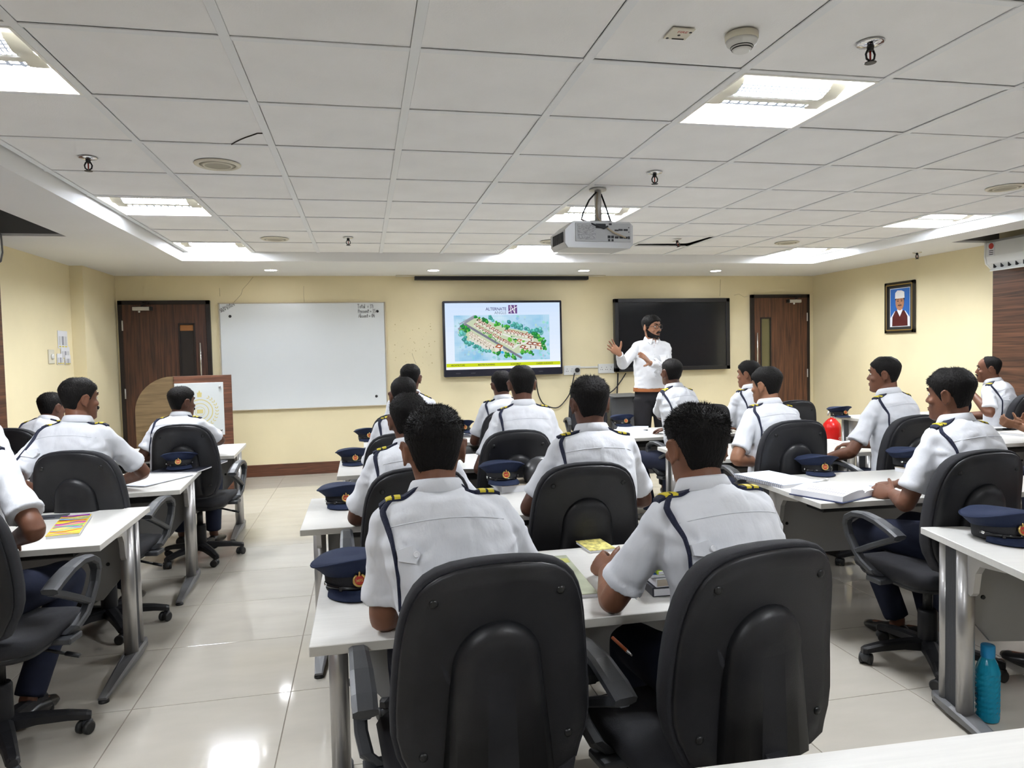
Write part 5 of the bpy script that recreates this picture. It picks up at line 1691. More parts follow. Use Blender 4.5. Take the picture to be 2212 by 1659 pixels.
    # ---------------- uniform pieces
    if uniform:
        for s in (-1, 1):
            n0, n1 = Vector((s * .075, 0)), Vector((s * (.180 * w), 0))
            yy0 = sp(.92)[0].y; cy = max([yy0 + d_ for d_ in np.linspace(-.06, .05, 23)], key=lambda v: drop(sp(.92)[0].x + s * .115 * w, v, 0).z) + .004
            cx = sp(.92)[0].x
            def strip(x0, x1, hw, off, th, m_, name, par):
                mbx = MB(); rings = []
                for q in range(9):
                    t = q / 8; x = cx + x0 + (x1 - x0) * t
                    ws = hw * (1 if t < .97 or name != 'epaulette' else .8)
                    row_ = [drop(x, cy + yy, off) for yy in (-ws, -ws * .5, 0, ws * .5, ws)]
                    zt_ = [r2.z for r2 in row_]; zm = sum(zt_) / 5
                    row_ = [Vector((r2.x, r2.y, r2.z * .7 + zm * .3)) for r2 in row_]
                    rings.append(row_ + [r2 + Vector((0, 0, -th)) for r2 in row_[::-1]])
                mbx.loft(rings, True, False)
                return mbx.obj(name, m_, par)
            ep = strip(s * .060, s * .164 * w, .021, .0100, .012, M_CORD, 'epaulette', body)
            for b0 in (.108, .131):
                strip(s * b0 * w, s * (b0 + .016) * w, .0214, .0118, .006, M_YEL, 'rank_bar', ep)
        # lanyard round the left shoulder, passing under the back tab
        tp = drop(shl['L'].x + .012, sp(.90)[0].y - .020, .006)
        def backp(x, s_): 
            c, a = sp(s_); N = Vector((0, math.cos(a), -math.sin(a)))
            h_ = bv.ray_cast(c + Vector((x - c.x + sp(s_)[0].x, 0, 0)) - N * .5, N)
            q = h_[0] if h_[0] is not None else snap(c + Vector((x, 0, 0)) - N * .12, 0)
            return q - N * .004
        pth = [tp] + [backp(x * w, s_) for x, s_ in ((-.158, .90), (-.155, .83), (-.152, .75), (-.152, .67), (-.153, .59), (-.156, .51), (-.160, .44))]
        mb = MB(); limb(mb, pth, [.0075, .009, .0088, .0062, .0052, .0052, .0052, .0050], 8); mb.obj('lanyard', M_CORD, body)
        if loop:
            q0 = pth[-1]
            mb = MB(); limb(mb, [q0, q0 + Vector((-.012, -.012, -.06)), q0 + Vector((-.012, -.010, -.12)), q0 + Vector((.004, -.012, -.150)), q0 + Vector((.020, -.010, -.12)), q0 + Vector((.022, 0, -.06))], [.0055] * 6, 8)
            mb.obj('lanyard_loop', M_CORD, body)
        tabp = [(-.146, .668), (-.106, .652), (-.090, .692), (-.106, .732), (-.146, .716)]
        top_ = [backp(x * w, s_) for x, s_ in tabp]
        c, a = sp(.68); N = Vector((0, math.cos(a), -math.sin(a)))
        mb = MB(); mb.loft([[p + N * .002 for p in top_], [p - N * .0095 for p in top_]], True, False); tb = mb.obj('shoulder_tab', M_SHIRT, body)
        bp = sum(top_[1:4], Vector()) / 3 - N * .0095
        Mb = N.to_track_quat('-Z', 'Y').to_matrix()
        mb = MB(); mb.lathe([(.0085, 0), (.0085, .002), (.006, .003), (.005, .002)], 14, M=Mb, c=bp); mb.obj('button', M_BUTTON, tb)
        if seams:
            ypts = [backp(x * w, .84 - .02 * (abs(x) / .15) ** 2 + .0) for x in np.linspace(-.150, .150, 15)]
            c, a = sp(.84); N = Vector((0, math.cos(a), -math.sin(a)))
            mb = MB(); mb.tube([p + N * .0035 for p in ypts], .0016, 5); mb.obj('yoke_seam', mat('shirt_seam', (.60, .61, .64), .85), body)
    else:
        cb_ = c0 + Vector((0, 0, .070))
        mb = MB(); mb.loft([[cb_ + Vector(((.187 + d) * math.cos(2 * PI * j / 36), (.148 + d) * math.sin(2 * PI * j / 36), z)) for j in range(36)] for d, z in ((0, -.02), (.005, -.02), (.005, .02), (0, .02))], False, False, closed=True)
        bl = mb.obj('belt', M_BELT, body)
        mb = MB(); mb.box(cb_ + Vector((0, .143, 0)), (.045, .008, .036), ch=.003); mb.obj('buckle', M_BLACKMET, bl)
        # open shirt neck: skin showing between two collar leaves
        def frontp(x, s_):
            c, a = sp(s_)
            h_ = bv.ray_cast(c + Vector((x, .5, 0)), Vector((0, -1, 0)))
            return (h_[0] if h_[0] is not None else c + Vector((x, .11, 0)))
        tri = [frontp(-.026, .985), frontp(.026, .985), frontp(.020, .93), frontp(0, .87), frontp(-.020, .93)]
        mb = MB(); mb.loft([[p + Vector((0, .003, 0)) for p in tri], [p - Vector((0, .006, 0)) for p in tri]], True, False); mb.obj('open_neck', sk, body)
        for s in (-1, 1):
            lf = [frontp(s * .022, 1.0), frontp(s * .062, .985), frontp(s * .060, .935), frontp(s * .030, .90), frontp(s * .016, .94)]
            mb = MB(); mb.loft([[p + Vector((0, .010, .002)) for p in lf], [p + Vector((0, .001, 0)) for p in lf]], True, False); mb.obj('collar_leaf', M_SHIRT2, body)
        # shirt placket, buttons, pocket
        fpts = []
        for s_ in np.linspace(.12, .92, 14):
            c, a = sp(s_); N = Vector((0, math.cos(a), -math.sin(a)))
            h_ = bv.ray_cast(c + N * .5, -N)
            if h_[0] is not None: fpts.append(h_[0] + N * .0015)
        mb = MB(); mb.loft([[p + Vector((-.014, 0, 0)), p + Vector((.014, 0, 0)), p + Vector((.014, -.004, 0)), p + Vector((-.014, -.004, 0))] for p in fpts], True, False); pk = mb.obj('placket', M_SHIRT2, body)
        for p in fpts[1::2]:
            mb = MB(); mb.sphere(p + Vector((0, .002, 0)), (.005, .002, .005), 8, 6); mb.obj('button', M_BUTTON, pk)
        c, a = sp(.66)
        pc = []
        for (x, s_) in ((-.125, .56), (-.045, .56), (-.045, .72), (-.125, .72)):
            c, a = sp(s_); N = Vector((0, math.cos(a), -math.sin(a)))
            h_ = bv.ray_cast(c + Vector((x, .5, 0)), Vector((0, -1, 0)))
            pc.append((h_[0] if h_[0] is not None else c + Vector((x, .13, 0))) + Vector((0, .004, 0)))
        mb = MB(); mb.loft([pc, [p - Vector((0, .006, 0)) for p in pc]], True, False); mb.obj('chest_pocket', M_SHIRT2, body)
    # ---------------- hair and face
    hm = build_hair(Hm, hair, thick, strands, seed, hlen)
    ho_ = hm.obj('hair', M_HAIR, body)
    mb = MB(); mb.M = Hm
    for s in (-1, 1):
        mb2 = MB(); mb2.M = Hm; mb2.sphere((s * .0305, .0725, .006), (.0115, .0095, .0065), 12, 8); ey = mb2.obj('eye', M_EYEW, body)
        mb2 = MB(); mb2.M = Hm; mb2.sphere((s * .0305, .0795, .006), (.0055, .0035, .0055), 10, 6); mb2.obj('iris', M_EYED, ey)
        mb2 = MB(); mb2.M = Hm
        arcp = [(s * (.013 + .038 * t), .0905 - .016 * t * t, .0285 + .006 * math.sin(PI * t * .8)) for t in (0, .25, .5, .75, 1)]
        mb2.tube(arcp, [.003, .0042, .004, .0032, .0018], 6); mb2.obj('eyebrow', M_HAIR, body)
    mb = MB(); mb.M = Hm
    mb.sphere((0, .0905, -.0605), (.020, .006, .0042), 12, 6); mb.sphere((0, .0895, -.0690), (.018, .006, .0048), 12, 6); mb.obj('lips', M_LIP, body)
    if moustache or beard:
        mb = MB(); mb.M = Hm
        mb.tube([(-.030, .083, -.060), (-.020, .0925, -.052), (-.008, .0975, -.0485), (0, .097, -.049), (.008, .0975, -.0485), (.020, .0925, -.052), (.030, .083, -.060)], [.003, .0058, .007, .006, .007, .0058, .003], 8); mb.obj('moustache', M_HAIR, body)
    if beard:
        mb = MB(); mb.M = Hm
        rows_ = []
        for i in range(6):
            t = i / 5; ring = []
            for j in range(25):
                a_ = R(-92 + 184 * j / 24)
                top = -.004 - .076 * (1 - (abs(j - 12) / 12) ** 2.4) if abs(j - 12) > 2 else -.080
                z = top + (-.117 - top) * t
                ring.append(hpt(a_, z, .0035 * min(1, 4 * t + .15)))
            rows_.append(ring)
        vs_ = [p for r2 in rows_ for p in r2]
        mb.add(vs_, [(i * 25 + j, (i + 1) * 25 + j, (i + 1) * 25 + j + 1, i * 25 + j + 1) for i in range(5) for j in range(24)], True); mb.obj('beard', M_HAIR, body)
    if glasses:
        mg = mat('dark_spectacle_frame', (.02, .012, .008), .3)
        mb = MB(); mb.M = Hm
        for s in (-1, 1):
            lens = [(s * .034 + .026 * math.cos(2 * PI * j / 18), .097 - .010 * abs(math.cos(2 * PI * j / 18)) * (1 if math.cos(2 * PI * j / 18) * s > 0 else 0), .004 + .019 * math.sin(2 * PI * j / 18)) for j in range(19)]
            mb.tube(lens, .0022, 6)
            mb.tube([(s * .060, .088, .010), (s * .074, .04, .010), (s * .078, -.02, .006)], .002, 6)
        mb.tube([(-.009, .098, .008), (0, .101, .011), (.009, .098, .008)], .0022, 6); mb.obj('spectacles', mg, body)
    return body, origin

# ---- everybody, placed where they sit
EZ = DZ + .038
def el(px, py, z=EZ): return on_z(px, py, z)
G = {}
def HT(px, top, D):
    """head centre from the image position of the crown"""
    return at_depth(px, top + .126 * FPX / D, D)
def P(key, *a, **k):
    G[key] = person(*a, **k)
h = HT(937, 876, 2.02)
P('C1L', 'nearest man seen from behind, left of the two in the closest row', h, 2, 0, lean=12, side=-.07, tone='a', voxel=.006, sv=.0075, strands=7000, thick=.012, hlen=.016, seed=1, shoulder=1.02,
  arms={'L': (el(828, 1335), el(1000, 1225)), 'R': (Vector((h.x + .30, 2.02, .77)), Vector((h.x + .12, 2.24, .77)))})
h = HT(1503, 874, 2.05)
P('C1R', 'man from behind at the right seat of the closest row, spiky black hair', h, 6, 4, lean=12, side=-.06, tone='a', voxel=.006, sv=.0075, strands=9000, thick=.012, hlen=.019, seed=2, shoulder=1.02, loop=True,
  arms={'L': (el(1322, 1300), el(1300, 1185, DZ + .05)), 'R': (Vector((h.x + .32, 2.0, .77)), Vector((h.x + .12, 2.25, .77)))},
  hands={'L': dict(d=(-.05, 1, .12), palm=(.7, 0, -.5), side=(.3, .2, 1), curl=(.6, .65, .7, .75))})
h = HT(882, 848, 3.17)
P('C2L', 'man from behind in the second row, head overlapped by the nearest man', h, 4, 2, lean=12, tone='b', voxel=.007, sv=.010, strands=2600, seed=3,
  arms={'L': (el(768, 1120), el(850, 1085)), 'R': (Vector((h.x + .28, 3.25, .77)), Vector((h.x + .1, 3.5, .77)))})
h = HT(1273, 813, 3.2)
P('C2R', 'man from behind in the second row with large ears, left of the presenter', h, -2, 0, lean=9, tone='b', voxel=.007, sv=.010, strands=3200, hlen=.018, thick=.013, seed=4, shoulder=1.0,
  arms={'L': (Vector((h.x - .29, 3.06, .80)), Vector((h.x - .12, 3.36, .77))), 'R': (Vector((h.x + .28, 3.12, .79)), Vector((h.x + .1, 3.42, .77)))})
h = HT(872, 812, 4.42)
P('C3L', 'man from behind in the third row with a close-cropped rounded head', h, 2, 0, lean=10, tone='b', voxel=.008, sv=.011, strands=900, thick=.006, hlen=.006, seed=5, seams=False)
h = HT(1127, 788, 4.42)
P('C3R', 'man from behind sitting upright in the third row before the lit display', h, 0, -2, lean=7, tone='b', voxel=.008, sv=.010, strands=1600, seed=6, hlen=.009, thick=.009,
  arms={'L': (Vector((h.x - .29, 4.22, .80)), Vector((h.x - .22, 4.5, .77))), 'R': (Vector((h.x + .27, 4.3, .79)), Vector((h.x + .1, 4.55, .77)))})
h = HT(887, 785, 5.8)
P('C4L', 'man from behind in the front row just right of the whiteboard', h, -4, -14, lean=10, tone='b', voxel=.008, sv=.011, strands=900, seed=7, thick=.008, hlen=.008, seams=False)
h = HT(1083, 800, 5.9)
P('C4R', 'man from behind in the front row half hidden below the lit display', h, 4, 6, lean=9, tone='b', voxel=.008, sv=.011, strands=1200, seed=8, seams=False)
h = HT(1450, 773, 6.0)
P('X', 'man bent over the front right desk with a razored fade, below the presenter', h, 14, 8, lean=10, side=-.05, tone='b', voxel=.008, sv=.010, strands=1000, thick=.006, hlen=.007, seed=9, head_pitch=-12, loop=True,
  arms={'L': (el(1422, 928), el(1470, 915)), 'R': (Vector((h.x + .30, 5.75, .78)), Vector((h.x + .1, 6.0, .77)))},
  legs={'L': ((-.20, .40, .54), (-.16, .30, .10)), 'R': ((.135, .415, .535), (.125, .40, .10))})
h = HT(1617, 778, 6.2)
P('R4', 'man in the front row by the right door, face turned left', h, 10, 34, lean=9, tone='a', voxel=.007, sv=.011, strands=1100, seed=10, seams=False)
h = HT(1655, 792, 4.65)
P('R3L', 'man seated before the right door with his left forearm on his lap', h, 5, 24, lean=9, tone='c', voxel=.007, sv=.010, strands=1700, seed=11, loop=True, hair='full', thick=.013, hlen=.014,
  arms={'L': (Vector(tuple(at_depth(1590, 992, 4.45))), Vector(tuple(at_depth(1650, 1000, 4.62)))), 'R': (Vector((h.x + .28, 4.3, .80)), Vector((h.x + .05, 4.52, .77)))})
h = HT(1910, 769, 4.78)
P('R3R', 'man in profile with short cropped hair beside the red extinguisher', h, 13, 40, lean=9, tone='d', voxel=.0065, sv=.010, strands=1500, seed=12, thick=.008, hlen=.007,
  arms={'L': (Vector(tuple(at_depth(1835, 985, 4.65))), Vector(tuple(at_depth(1790, 988, 4.85)))), 'R': (Vector((h.x + .24, h.y + .12, .80)), Vector((h.x + .0, h.y + .32, .78)))})
h = HT(2052, 797, 3.34)
P('R2', 'man at right with thick black hair and folded arms behind the open book', h, 9, 24, lean=8, tone='d', voxel=.0055, sv=.0085, strands=3800, seed=13, hair='full', thick=.017, hlen=.018, shoulder=1.05, bulk=1.08,
  arms={'L': (el(1948, 1108, DZ - .01), el(1930, 1068, DZ + .03)), 'R': (Vector((h.x + .20, h.y + .16, .80)), Vector((h.x - .06, h.y + .28, .78)))},
  hands={'L': dict(d=(-.35, 1, .1), palm=(.8, .2, -.5), side=(.2, .2, 1), curl=(.7, .75, .8, .85))},
  legs={'L': ((-.16, .45, .545), (-.05, .34, .10)), 'R': ((.14, .44, .54), (.05, .22, .10))})
h = HT(2136, 768, 6.5)
P('BALD', 'balding man with a moustache in profile at the right edge', h, 22, 46, lean=11, tone='d', voxel=.0065, sv=.010, strands=900, seed=14, hair='recede', thick=.004, hlen=.004, moustache=True,
  arms={'L': (Vector(tuple(at_depth(2138, 893, 6.25))), Vector(tuple(at_depth(2100, 850, 6.45)))), 'R': (Vector((h.x + .2, h.y + .2, .80)), Vector((h.x - .05, h.y + .4, .78)))})
h = HT(393, 834, 5.4)
P('L4R', 'man at the front left desk looking right towards the whiteboard', h, -10, -40, lean=10, side=.04, tone='b', voxel=.0065, sv=.010, strands=2200, seed=15, moustache=True, hlen=.013,
  arms={'R': (el(503, 970), el(440, 962)), 'L': (Vector((h.x - .27, 5.7, .78)), Vector((h.x - .1, 5.95, .77)))})
h = HT(172, 815, 4.0)
P('L3R', 'man at left turned to the right with a moustache and brown fade haircut', h, -8, -40, lean=9, side=.05, tone='d', voxel=.0055, sv=.009, strands=4200, seed=16, moustache=True, thick=.010, hlen=.012, shoulder=1.06, bulk=1.05,
  arms={'R': (el(335, 1042), el(262, 1040)), 'L': (Vector((h.x - .29, 3.98, .78)), Vector((h.x - .1, 4.25, .77)))})
h = HT(112, 846, 5.5)
P('L4L', 'man hunched at the front left desk behind the moustached man', h, -14, -26, lean=20, tone='b', voxel=.008, sv=.010, strands=1000, seed=17, seams=False, thick=.007)
h = at_depth(-75, 850, 3.75)
P('L3L', 'man at the left edge of whom only a white sleeve shows', h, -4, 0, lean=10, tone='a', voxel=.010, sv=.011, strands=300, seed=18, seams=False,
  arms={'R': (Vector(tuple(at_depth(28, 1050, 3.65))), Vector(tuple(at_depth(55, 1062, 3.85)))), 'L': (Vector((h.x - .28, 4.1, .78)), Vector((h.x - .1, 4.4, .77)))})
h = at_depth(-80, 885, 2.80)
P('L2R', 'man in the lower left corner resting his bare elbow beside the notebook', h, -6, 0, lean=11, tone='d', voxel=.007, sv=.009, strands=300, seed=19, shoulder=1.04,
  arms={'R': (Vector(tuple(at_depth(95, 1180, 2.60))), Vector(tuple(at_depth(20, 1172, 2.85)))), 'L': (Vector((h.x - .28, 3.05, .78)), Vector((h.x - .1, 3.3, .77)))},
  legs={'R': ((.20, .46, .54), (.14, .22, .10)), 'L': ((-.13, .42, .54), (-.1, .2, .10))})
h = at_depth(2350, 800, 5.0)
P('RH', 'person at the right edge of whom only the clasped hands and forearms show', h, 30, 30, lean=9, tone='c', voxel=.0055, sv=.011, strands=200, seed=20, seams=False,
  arms={'L': (Vector(tuple(at_depth(2240, 985, 4.95))), Vector(tuple(at_depth(2198, 920, 5.18)))), 'R': (Vector(tuple(at_depth(2300, 955, 5.1))), Vector(tuple(at_depth(2204, 912, 5.22))))},
  hands={'L': dict(d=(-.8, .3, .25), palm=(.3, .6, .5), side=(0, .2, 1), curl=(.9, .9, .95, 1.0)), 'R': dict(d=(-.9, -.1, .1), palm=(.1, -.8, -.2), side=(0, 0, 1), curl=(.9, .9, .95, 1.0))})
h = HT(2470, 800, 2.9)
P('R1', 'person beyond the right edge of whom only a bit of white sleeve shows', h, 8, 10, lean=9, tone='d', voxel=.010, sv=.011, strands=200, seed=21, seams=False)
# presenter, standing and talking with both hands raised
h = HT(1408, 681, 7.2)
P('PRES', 'bearded presenter in a white shirt standing with raised hands before the black screen', h, 172, 205, lean=1, tone='c', voxel=.0045, sv=.009, strands=2600, seed=22, uniform=False, seated=False, beard=True, moustache=True, glasses=True, hair='full', thick=.015, hlen=.013, shoulder=.98, bulk=1.04,
  arms={'R': (at_depth(1345, 790, 7.10), at_depth(1338, 764, 6.88)), 'L': (at_depth(1442, 790, 7.12), at_depth(1402, 784, 6.92))},
  hands={'R': dict(d=(-.75, -.15, .62), palm=(.15, -1, .0), side=(.6, .1, .8), curl=(.12, .10, .12, .18), spread=.20, thumb=(1.0, .0), k=1.08),
         'L': dict(d=(-.75, -.25, .70), palm=(-.5, .55, -.4), side=(-.55, -.3, -.3), curl=(.18, .2, .22, .25), spread=.12, thumb=(1.0, .1), k=1.05)})

# ================================================================== CAPS
def cap():
    root = empty('peaked_cap')
    n = 36
    def ring(rx, ry, z, tilt=0, cy=0, wav=0):
        return [Vector((rx * math.cos(2 * PI * j / n), cy + ry * math.sin(2 * PI * j / n), z + tilt * math.sin(2 * PI * j / n) + wav * math.cos(4 * PI * j / n))) for j in range(n)]
    mb = MB(); mb.loft([ring(.082, .098, .008, -.004), ring(.084, .100, .012, -.004), ring(.087, .103, .060, -.012), ring(.082, .098, .062, -.012)], True, True); band = mb.obj('band', M_CAPBLK, root)
    mb = MB()
    mb.loft([ring(.088, .104, .058, -.012), ring(.104, .119, .078, -.020, 0, -.004), ring(.122, .132, .096, -.020, 0, -.008), ring(.128, .136, .104, -.018, 0, -.010), ring(.126, .134, .109, -.016, 0, -.009), ring(.112, .118, .116, -.010, 0, -.006), ring(.075, .080, .120, -.006, 0, -.003), ring(.03, .03, .121, 0)], True, True)
    cr = mb.obj('crown', M_NAVY, root)
    mb = MB(); rr = ring(.1295, .1375, .104, -.018, 0, -.010); mb.tube(rr + rr[:2], .0035, 8); mb.obj('piping', M_NAVY, cr)
    # visor towards -y
    mb = MB(); rings = []
    for q, (ro, dz_) in enumerate(((0, 0), (.30, -.004), (.65, -.010), (1.0, -.018))):
        row_ = []
        for j in range(21):
            a = R(198 + 144 * j / 20)
            k_ = math.sin(PI * j / 20) ** .7
            row_.append(Vector(((.086 + .030 * ro * k_) * math.cos(a) * (1 + .06 * ro), (.102 + .058 * ro * k_) * math.sin(a), .026 + dz_ - .004 * (1 - k_))))
        rings.append(row_)
    top = [v for r_ in rings for v in r_]; bot = [v - Vector((0, 0, .0035)) for v in top]
    N = len(top); fs = []
    for i in range(3):
        for j in range(20):
            a, b, c_, d = i * 21 + j, i * 21 + j + 1, (i + 1) * 21 + j + 1, (i + 1) * 21 + j
            fs.append((a, b, c_, d)); fs.append((N + d, N + c_, N + b, N + a))
    for j in range(20):
        a, b = 3 * 21 + j, 3 * 21 + j + 1; fs.append((a, b, N + b, N + a))
    mb.add(top + bot, fs, True); mb.obj('visor', M_NAVY, root)
    sp_ = [Vector((.0895 * math.cos(a), .1065 * math.sin(a), .031 + .004 * abs(math.cos(a)))) for a in [R(183 + 174 * j / 24) for j in range(25)]]
    mb = MB(); mb.tube(sp_, .0075, 6, flat=.35, up=(0, -1, 0)); st = mb.obj('chin_strap', M_PATENT, root)
    for a in (-62, 62):
        t = R(270 + a * .6); mb = MB(); mb.box((.0905 * math.cos(t), .1085 * math.sin(t), .032), (.012, .006, .018), M=Matrix.Rotation(t + PI / 2, 3, 'Z'), ch=.002); mb.obj('strap_keeper', M_PATENT, st)
    for s in (-1, 1):
        mb = MB(); mb.sphere((s * .089, -.022, .036), (.006, .008, .008), 12, 8); mb.obj('side_button', M_CHROME, root)
    # badge
    bc = Vector((0, -.1135, .060)); Mt = Matrix.Rotation(R(-14), 3, 'X')
    mb = MB(); mb.lathe([(.016, 0), (.016, .003), (.012, .005)], 20, M=Mt @ XZ, c=bc); bd = mb.obj('badge', M_RED, root)
    wr_ = [bc + Mt @ Vector((.0185 * math.cos(a), -.003, .0185 * math.sin(a))) for a in [R(115 + 310 * j / 20) for j in range(21)]]
    mb = MB(); mb.tube(wr_, .0042, 7); mb.obj('wreath', M_GOLD, bd)
    mb = MB(); mb.tube([bc + Mt @ Vector((0, -.003, .012)), bc + Mt @ Vector((.002, -.003, .022)), bc + Mt @ Vector((0, -.003, .034))], [.004, .0035, .002], 7); mb.obj('flame_crest', M_GOLD, bd)
    text_obj('badge_lettering', 'MFS', .013, M_GOLD, bd, Matrix.Translation(bc + Vector((0, -.0062, 0))) @ (Mt @ XZ).to_4x4(), bold=.0003)
    return root
CP = cap()
_c1 = [True]
def put_cap(x, y, z, rz, lab, sc=1.0):
    o = CP if _c1[0] else copy_tree(CP); _c1[0] = False
    o.location = (x, y, z); o.rotation_euler = (0, 0, R(rz)); o.scale = (sc, sc, sc)
    tag(o, lab, 'cap', 'navy peaked caps')
    return o
def cap_px(px, py, z, rz, lab, sc=1.0, dy=.16):
    sc *= .92
    p = on_z(px, py, z)
    d = Matrix.Rotation(R(rz), 3, 'Z') @ Vector((0, dy * sc, 0))
    return put_cap(p.x + d.x, p.y + d.y, z + .001, rz, lab, sc)
cap_px(785, 1303, DZ, 14, 'navy peaked cap on the left end of the nearest desk', 1.06)
cap_px(752, 1103, DZ, 14, 'navy peaked cap on the left end of the second middle desk')
cap_px(770, 1008, DZ, 10, 'navy peaked cap on the left end of the third middle desk')
cap_px(800, 955, DZ, 10, 'navy peaked cap on the left end of the front middle desk')
cap_px(1098, 1052, DZ + .042, 2, 'navy peaked cap on a brown envelope on the second middle desk', 1.06)
cap_px(1008, 937, DZ + .035, 12, 'navy peaked cap on blue books on the front middle desk')
cap_px(1356, 922, DZ + .004, 2, 'navy peaked cap on papers in front of the presenter')
cap_px(1790, 1032, DZ, -8, 'navy peaked cap behind the open book at right')
cap_px(2012, 1014, DZ + .03, 10, 'navy peaked cap on a book, half hidden by the man with thick hair')
cap_px(2232, 1186, DZ, -2, 'navy peaked cap on the nearest right desk at the photo edge', 1.05)
cap_px(1832, 903, DZ, 0, 'navy peaked cap on the desk by the extinguisher')
cap_px(384, 1017, DZ + .014, 8, 'navy peaked cap lying on a black folder at left')
o = put_cap(5.62, 5.85, DZ + .12, 160, 'navy peaked cap stood on edge, showing its tan lining, before the balding man'); o.rotation_euler = (R(-70), 0, R(-30))
for c_ in o.children:
    if c_.name.startswith('band'):
        mb = MB(); mb.lathe([(.078, .006), (.02, .004)], 24); mb.obj('lining', mat('tan_lining', (.30, .16, .06), .7), o)

# ================================================================== THINGS ON THE DESKS
def slab_px(name, p0, p1, p2, z, th, m, lab, cat, edge=None, group=None):
    """flat thing from three ground-plan corners given in the photo: near-left, near-right, far-left"""
    a, b, c = on_z(*p0, z), on_z(*p1, z), on_z(*p2, z)
    u = (b - a); v = (c - a)
    ux = u.normalized(); v = v - ux * v.dot(ux)
    root = empty(name, ((a + (u + v) / 2).x, (a + (u + v) / 2).y, z), math.atan2(u.y, u.x))
    W, D = u.length, v.length
    mb = MB(); mb.box((0, 0, th - .0015), (W, D, .003), ch=.0005); mb.obj('cover', m, root)
    if th > .004:
        mb = MB(); mb.box((0, 0, (th - .003) / 2 + .0004), (W - .004, D - .004, th - .0034)); mb.obj('pages', edge or M_PAPER, root)
    tag(root, lab, cat, group)
    return root, W, D
# left block
r_, W, D = slab_px('notebook', (98, 1166), (172, 1158), (108, 1126), DZ, .016, M_YEL, 'notebook with a multicoloured swirled cover on the left desk', 'notebook')
rs = random.Random(4)
cols = [(.30, .02, .30), (.75, .55, .03), (.55, .08, .02), (.03, .25, .60), (.35, .55, .75), (.20, .02, .40), (.10, .45, .20), (.70, .10, .30)]
for k in range(14):
    y0 = -D / 2 + .012 + (D - .03) * k / 14
    a = [(-W / 2 + .004 + (W - .008) * t, y0 + .014 * math.sin(t * 5 + k * 1.3) + .004 * k * t * .3) for t in np.linspace(0, 1, 12)]
    wd = rs.uniform(.004, .013)
    pts = [(x, max(-D / 2 + .003, min(D / 2 - .003, y - wd)), .0163 + k * .0001) for x, y in a] + [(x, max(-D / 2 + .003, min(D / 2 - .003, y + wd)), .0163 + k * .0001) for x, y in a[::-1]]
    mb = MB(); mb.add(pts, [(q, q + 1, 22 - q, 23 - q) for q in range(11)]); mb.obj('cover_stripe', mat('cover_colour_%d' % (k % 8), cols[k % 8], .4), r_)
mb = MB(); mb.box((0, D / 2 - .012, .0178), (W - .01, .018, .0006)); mb.obj('cover_title_bar', mat('cover_colour_0', cols[0], .4), r_)
slab_px('document_folder', (322, 1024), (425, 1022), (350, 1000), DZ, .012, M_DARKBK, 'shiny black folder under the cap on the left desk', 'folder')
slab_px('paper_sheet', (300, 1052), (350, 1040), (310, 1024), DZ, .003, M_PAPER, 'white paper sheets beside the moustached man elbow', 'paper')
slab_px('round_file', (262, 1050), (312, 1052), (268, 1022), DZ + .003, .006, M_PAPERB, 'pale pad of paper under the hand of the moustached man', 'paper')
slab_px('document_folder', (297, 980), (352, 978), (306, 968), DZ, .014, M_DARKBK, 'black folder on the front left desk', 'folder')
slab_px('paper_sheet', (430, 975), (470, 974), (436, 962), DZ, .003, M_PAPERB, 'sheet under the forearm of the man at the front left desk', 'paper')
slab_px('booklet', (50, 1028), (85, 1020), (52, 1016), DZ, .006, M_BROWNBK, 'small booklet on the left desk behind the white sleeve', 'booklet')
slab_px('booklet', (34, 1178), (66, 1174), (34, 1160), DZ, .008, M_BROWNBK, 'book corner beside the bare elbow in the lower left', 'booklet')
# nearest desk
r_, W, D = slab_px('magazine', (1190, 1298), (1292, 1290), (1180, 1210), DZ, .014, mat('olive_cover', (.44, .46, .34), .22, var=(9, .25)), 'glossy olive-green magazine on the nearest desk', 'magazine')
mb = MB(); mb.box((0, D * .34, .0145), (W * .9, D * .12, .001)); mb.obj('cover_title_bar', mat('olive_title', (.50, .50, .16), .3), r_)
for k, (m_, t, dx, rz) in enumerate(((M_DARKBK, .03, 0, 0), (M_PAPER, .028, .005, 2), (M_BLUEBK, .012, -.004, -3), (mat('lime_cover', (.45, .62, .03), .4), .012, .004, 4), (M_PAPER, .010, 0, -2))):
    z_ = sum((.03, .028, .012, .012)[:k])
    bo = empty('book', (.96 + dx, 2.17, DZ + z_ + .0005 * k), R(rz - 3))
    mb = MB(); mb.box((0, 0, t / 2), (.20, .27, t), ch=.002); mb.obj('cover', m_, bo)
    mb = MB(); mb.box((.003, 0, t / 2), (.198, .274, t * .7)); mb.obj('pages', M_BROWNBK if k == 1 else M_PAPER, bo)
    tag(bo, ('thick dark book at the bottom of the stack under the right man arm', 'thick pale book second from the bottom of the stack', 'thin blue book in the middle of the stack', 'thin lime-green book near the top of the stack', 'thin white book on top of the stack')[k], 'book', 'books stacked on the nearest desk')
r_, W, D = slab_px('booklet', (1275, 1196), (1330, 1190), (1272, 1172), DZ, .012, mat('yellow_print_cover', (.62, .55, .18), .5, var=(60, .6)), 'yellow printed booklet under the right man hand', 'booklet')
pn = empty('pen', (.655, 1.745, .70), R(30))
mb = MB(); mb.tube([(0, 0, 0), (0, .05, .022)], .0045, 8); mb.obj('barrel', mat('orange_pen', (.5, .12, .04), .3), pn)
mb = MB(); mb.tube([(0, -.018, -.008), (0, 0, 0)], [.002, .0045], 8); mb.obj('tip', M_CHROME, pn)
tag(pn, 'orange and silver pen tucked beside the nearest chair back', 'pen')
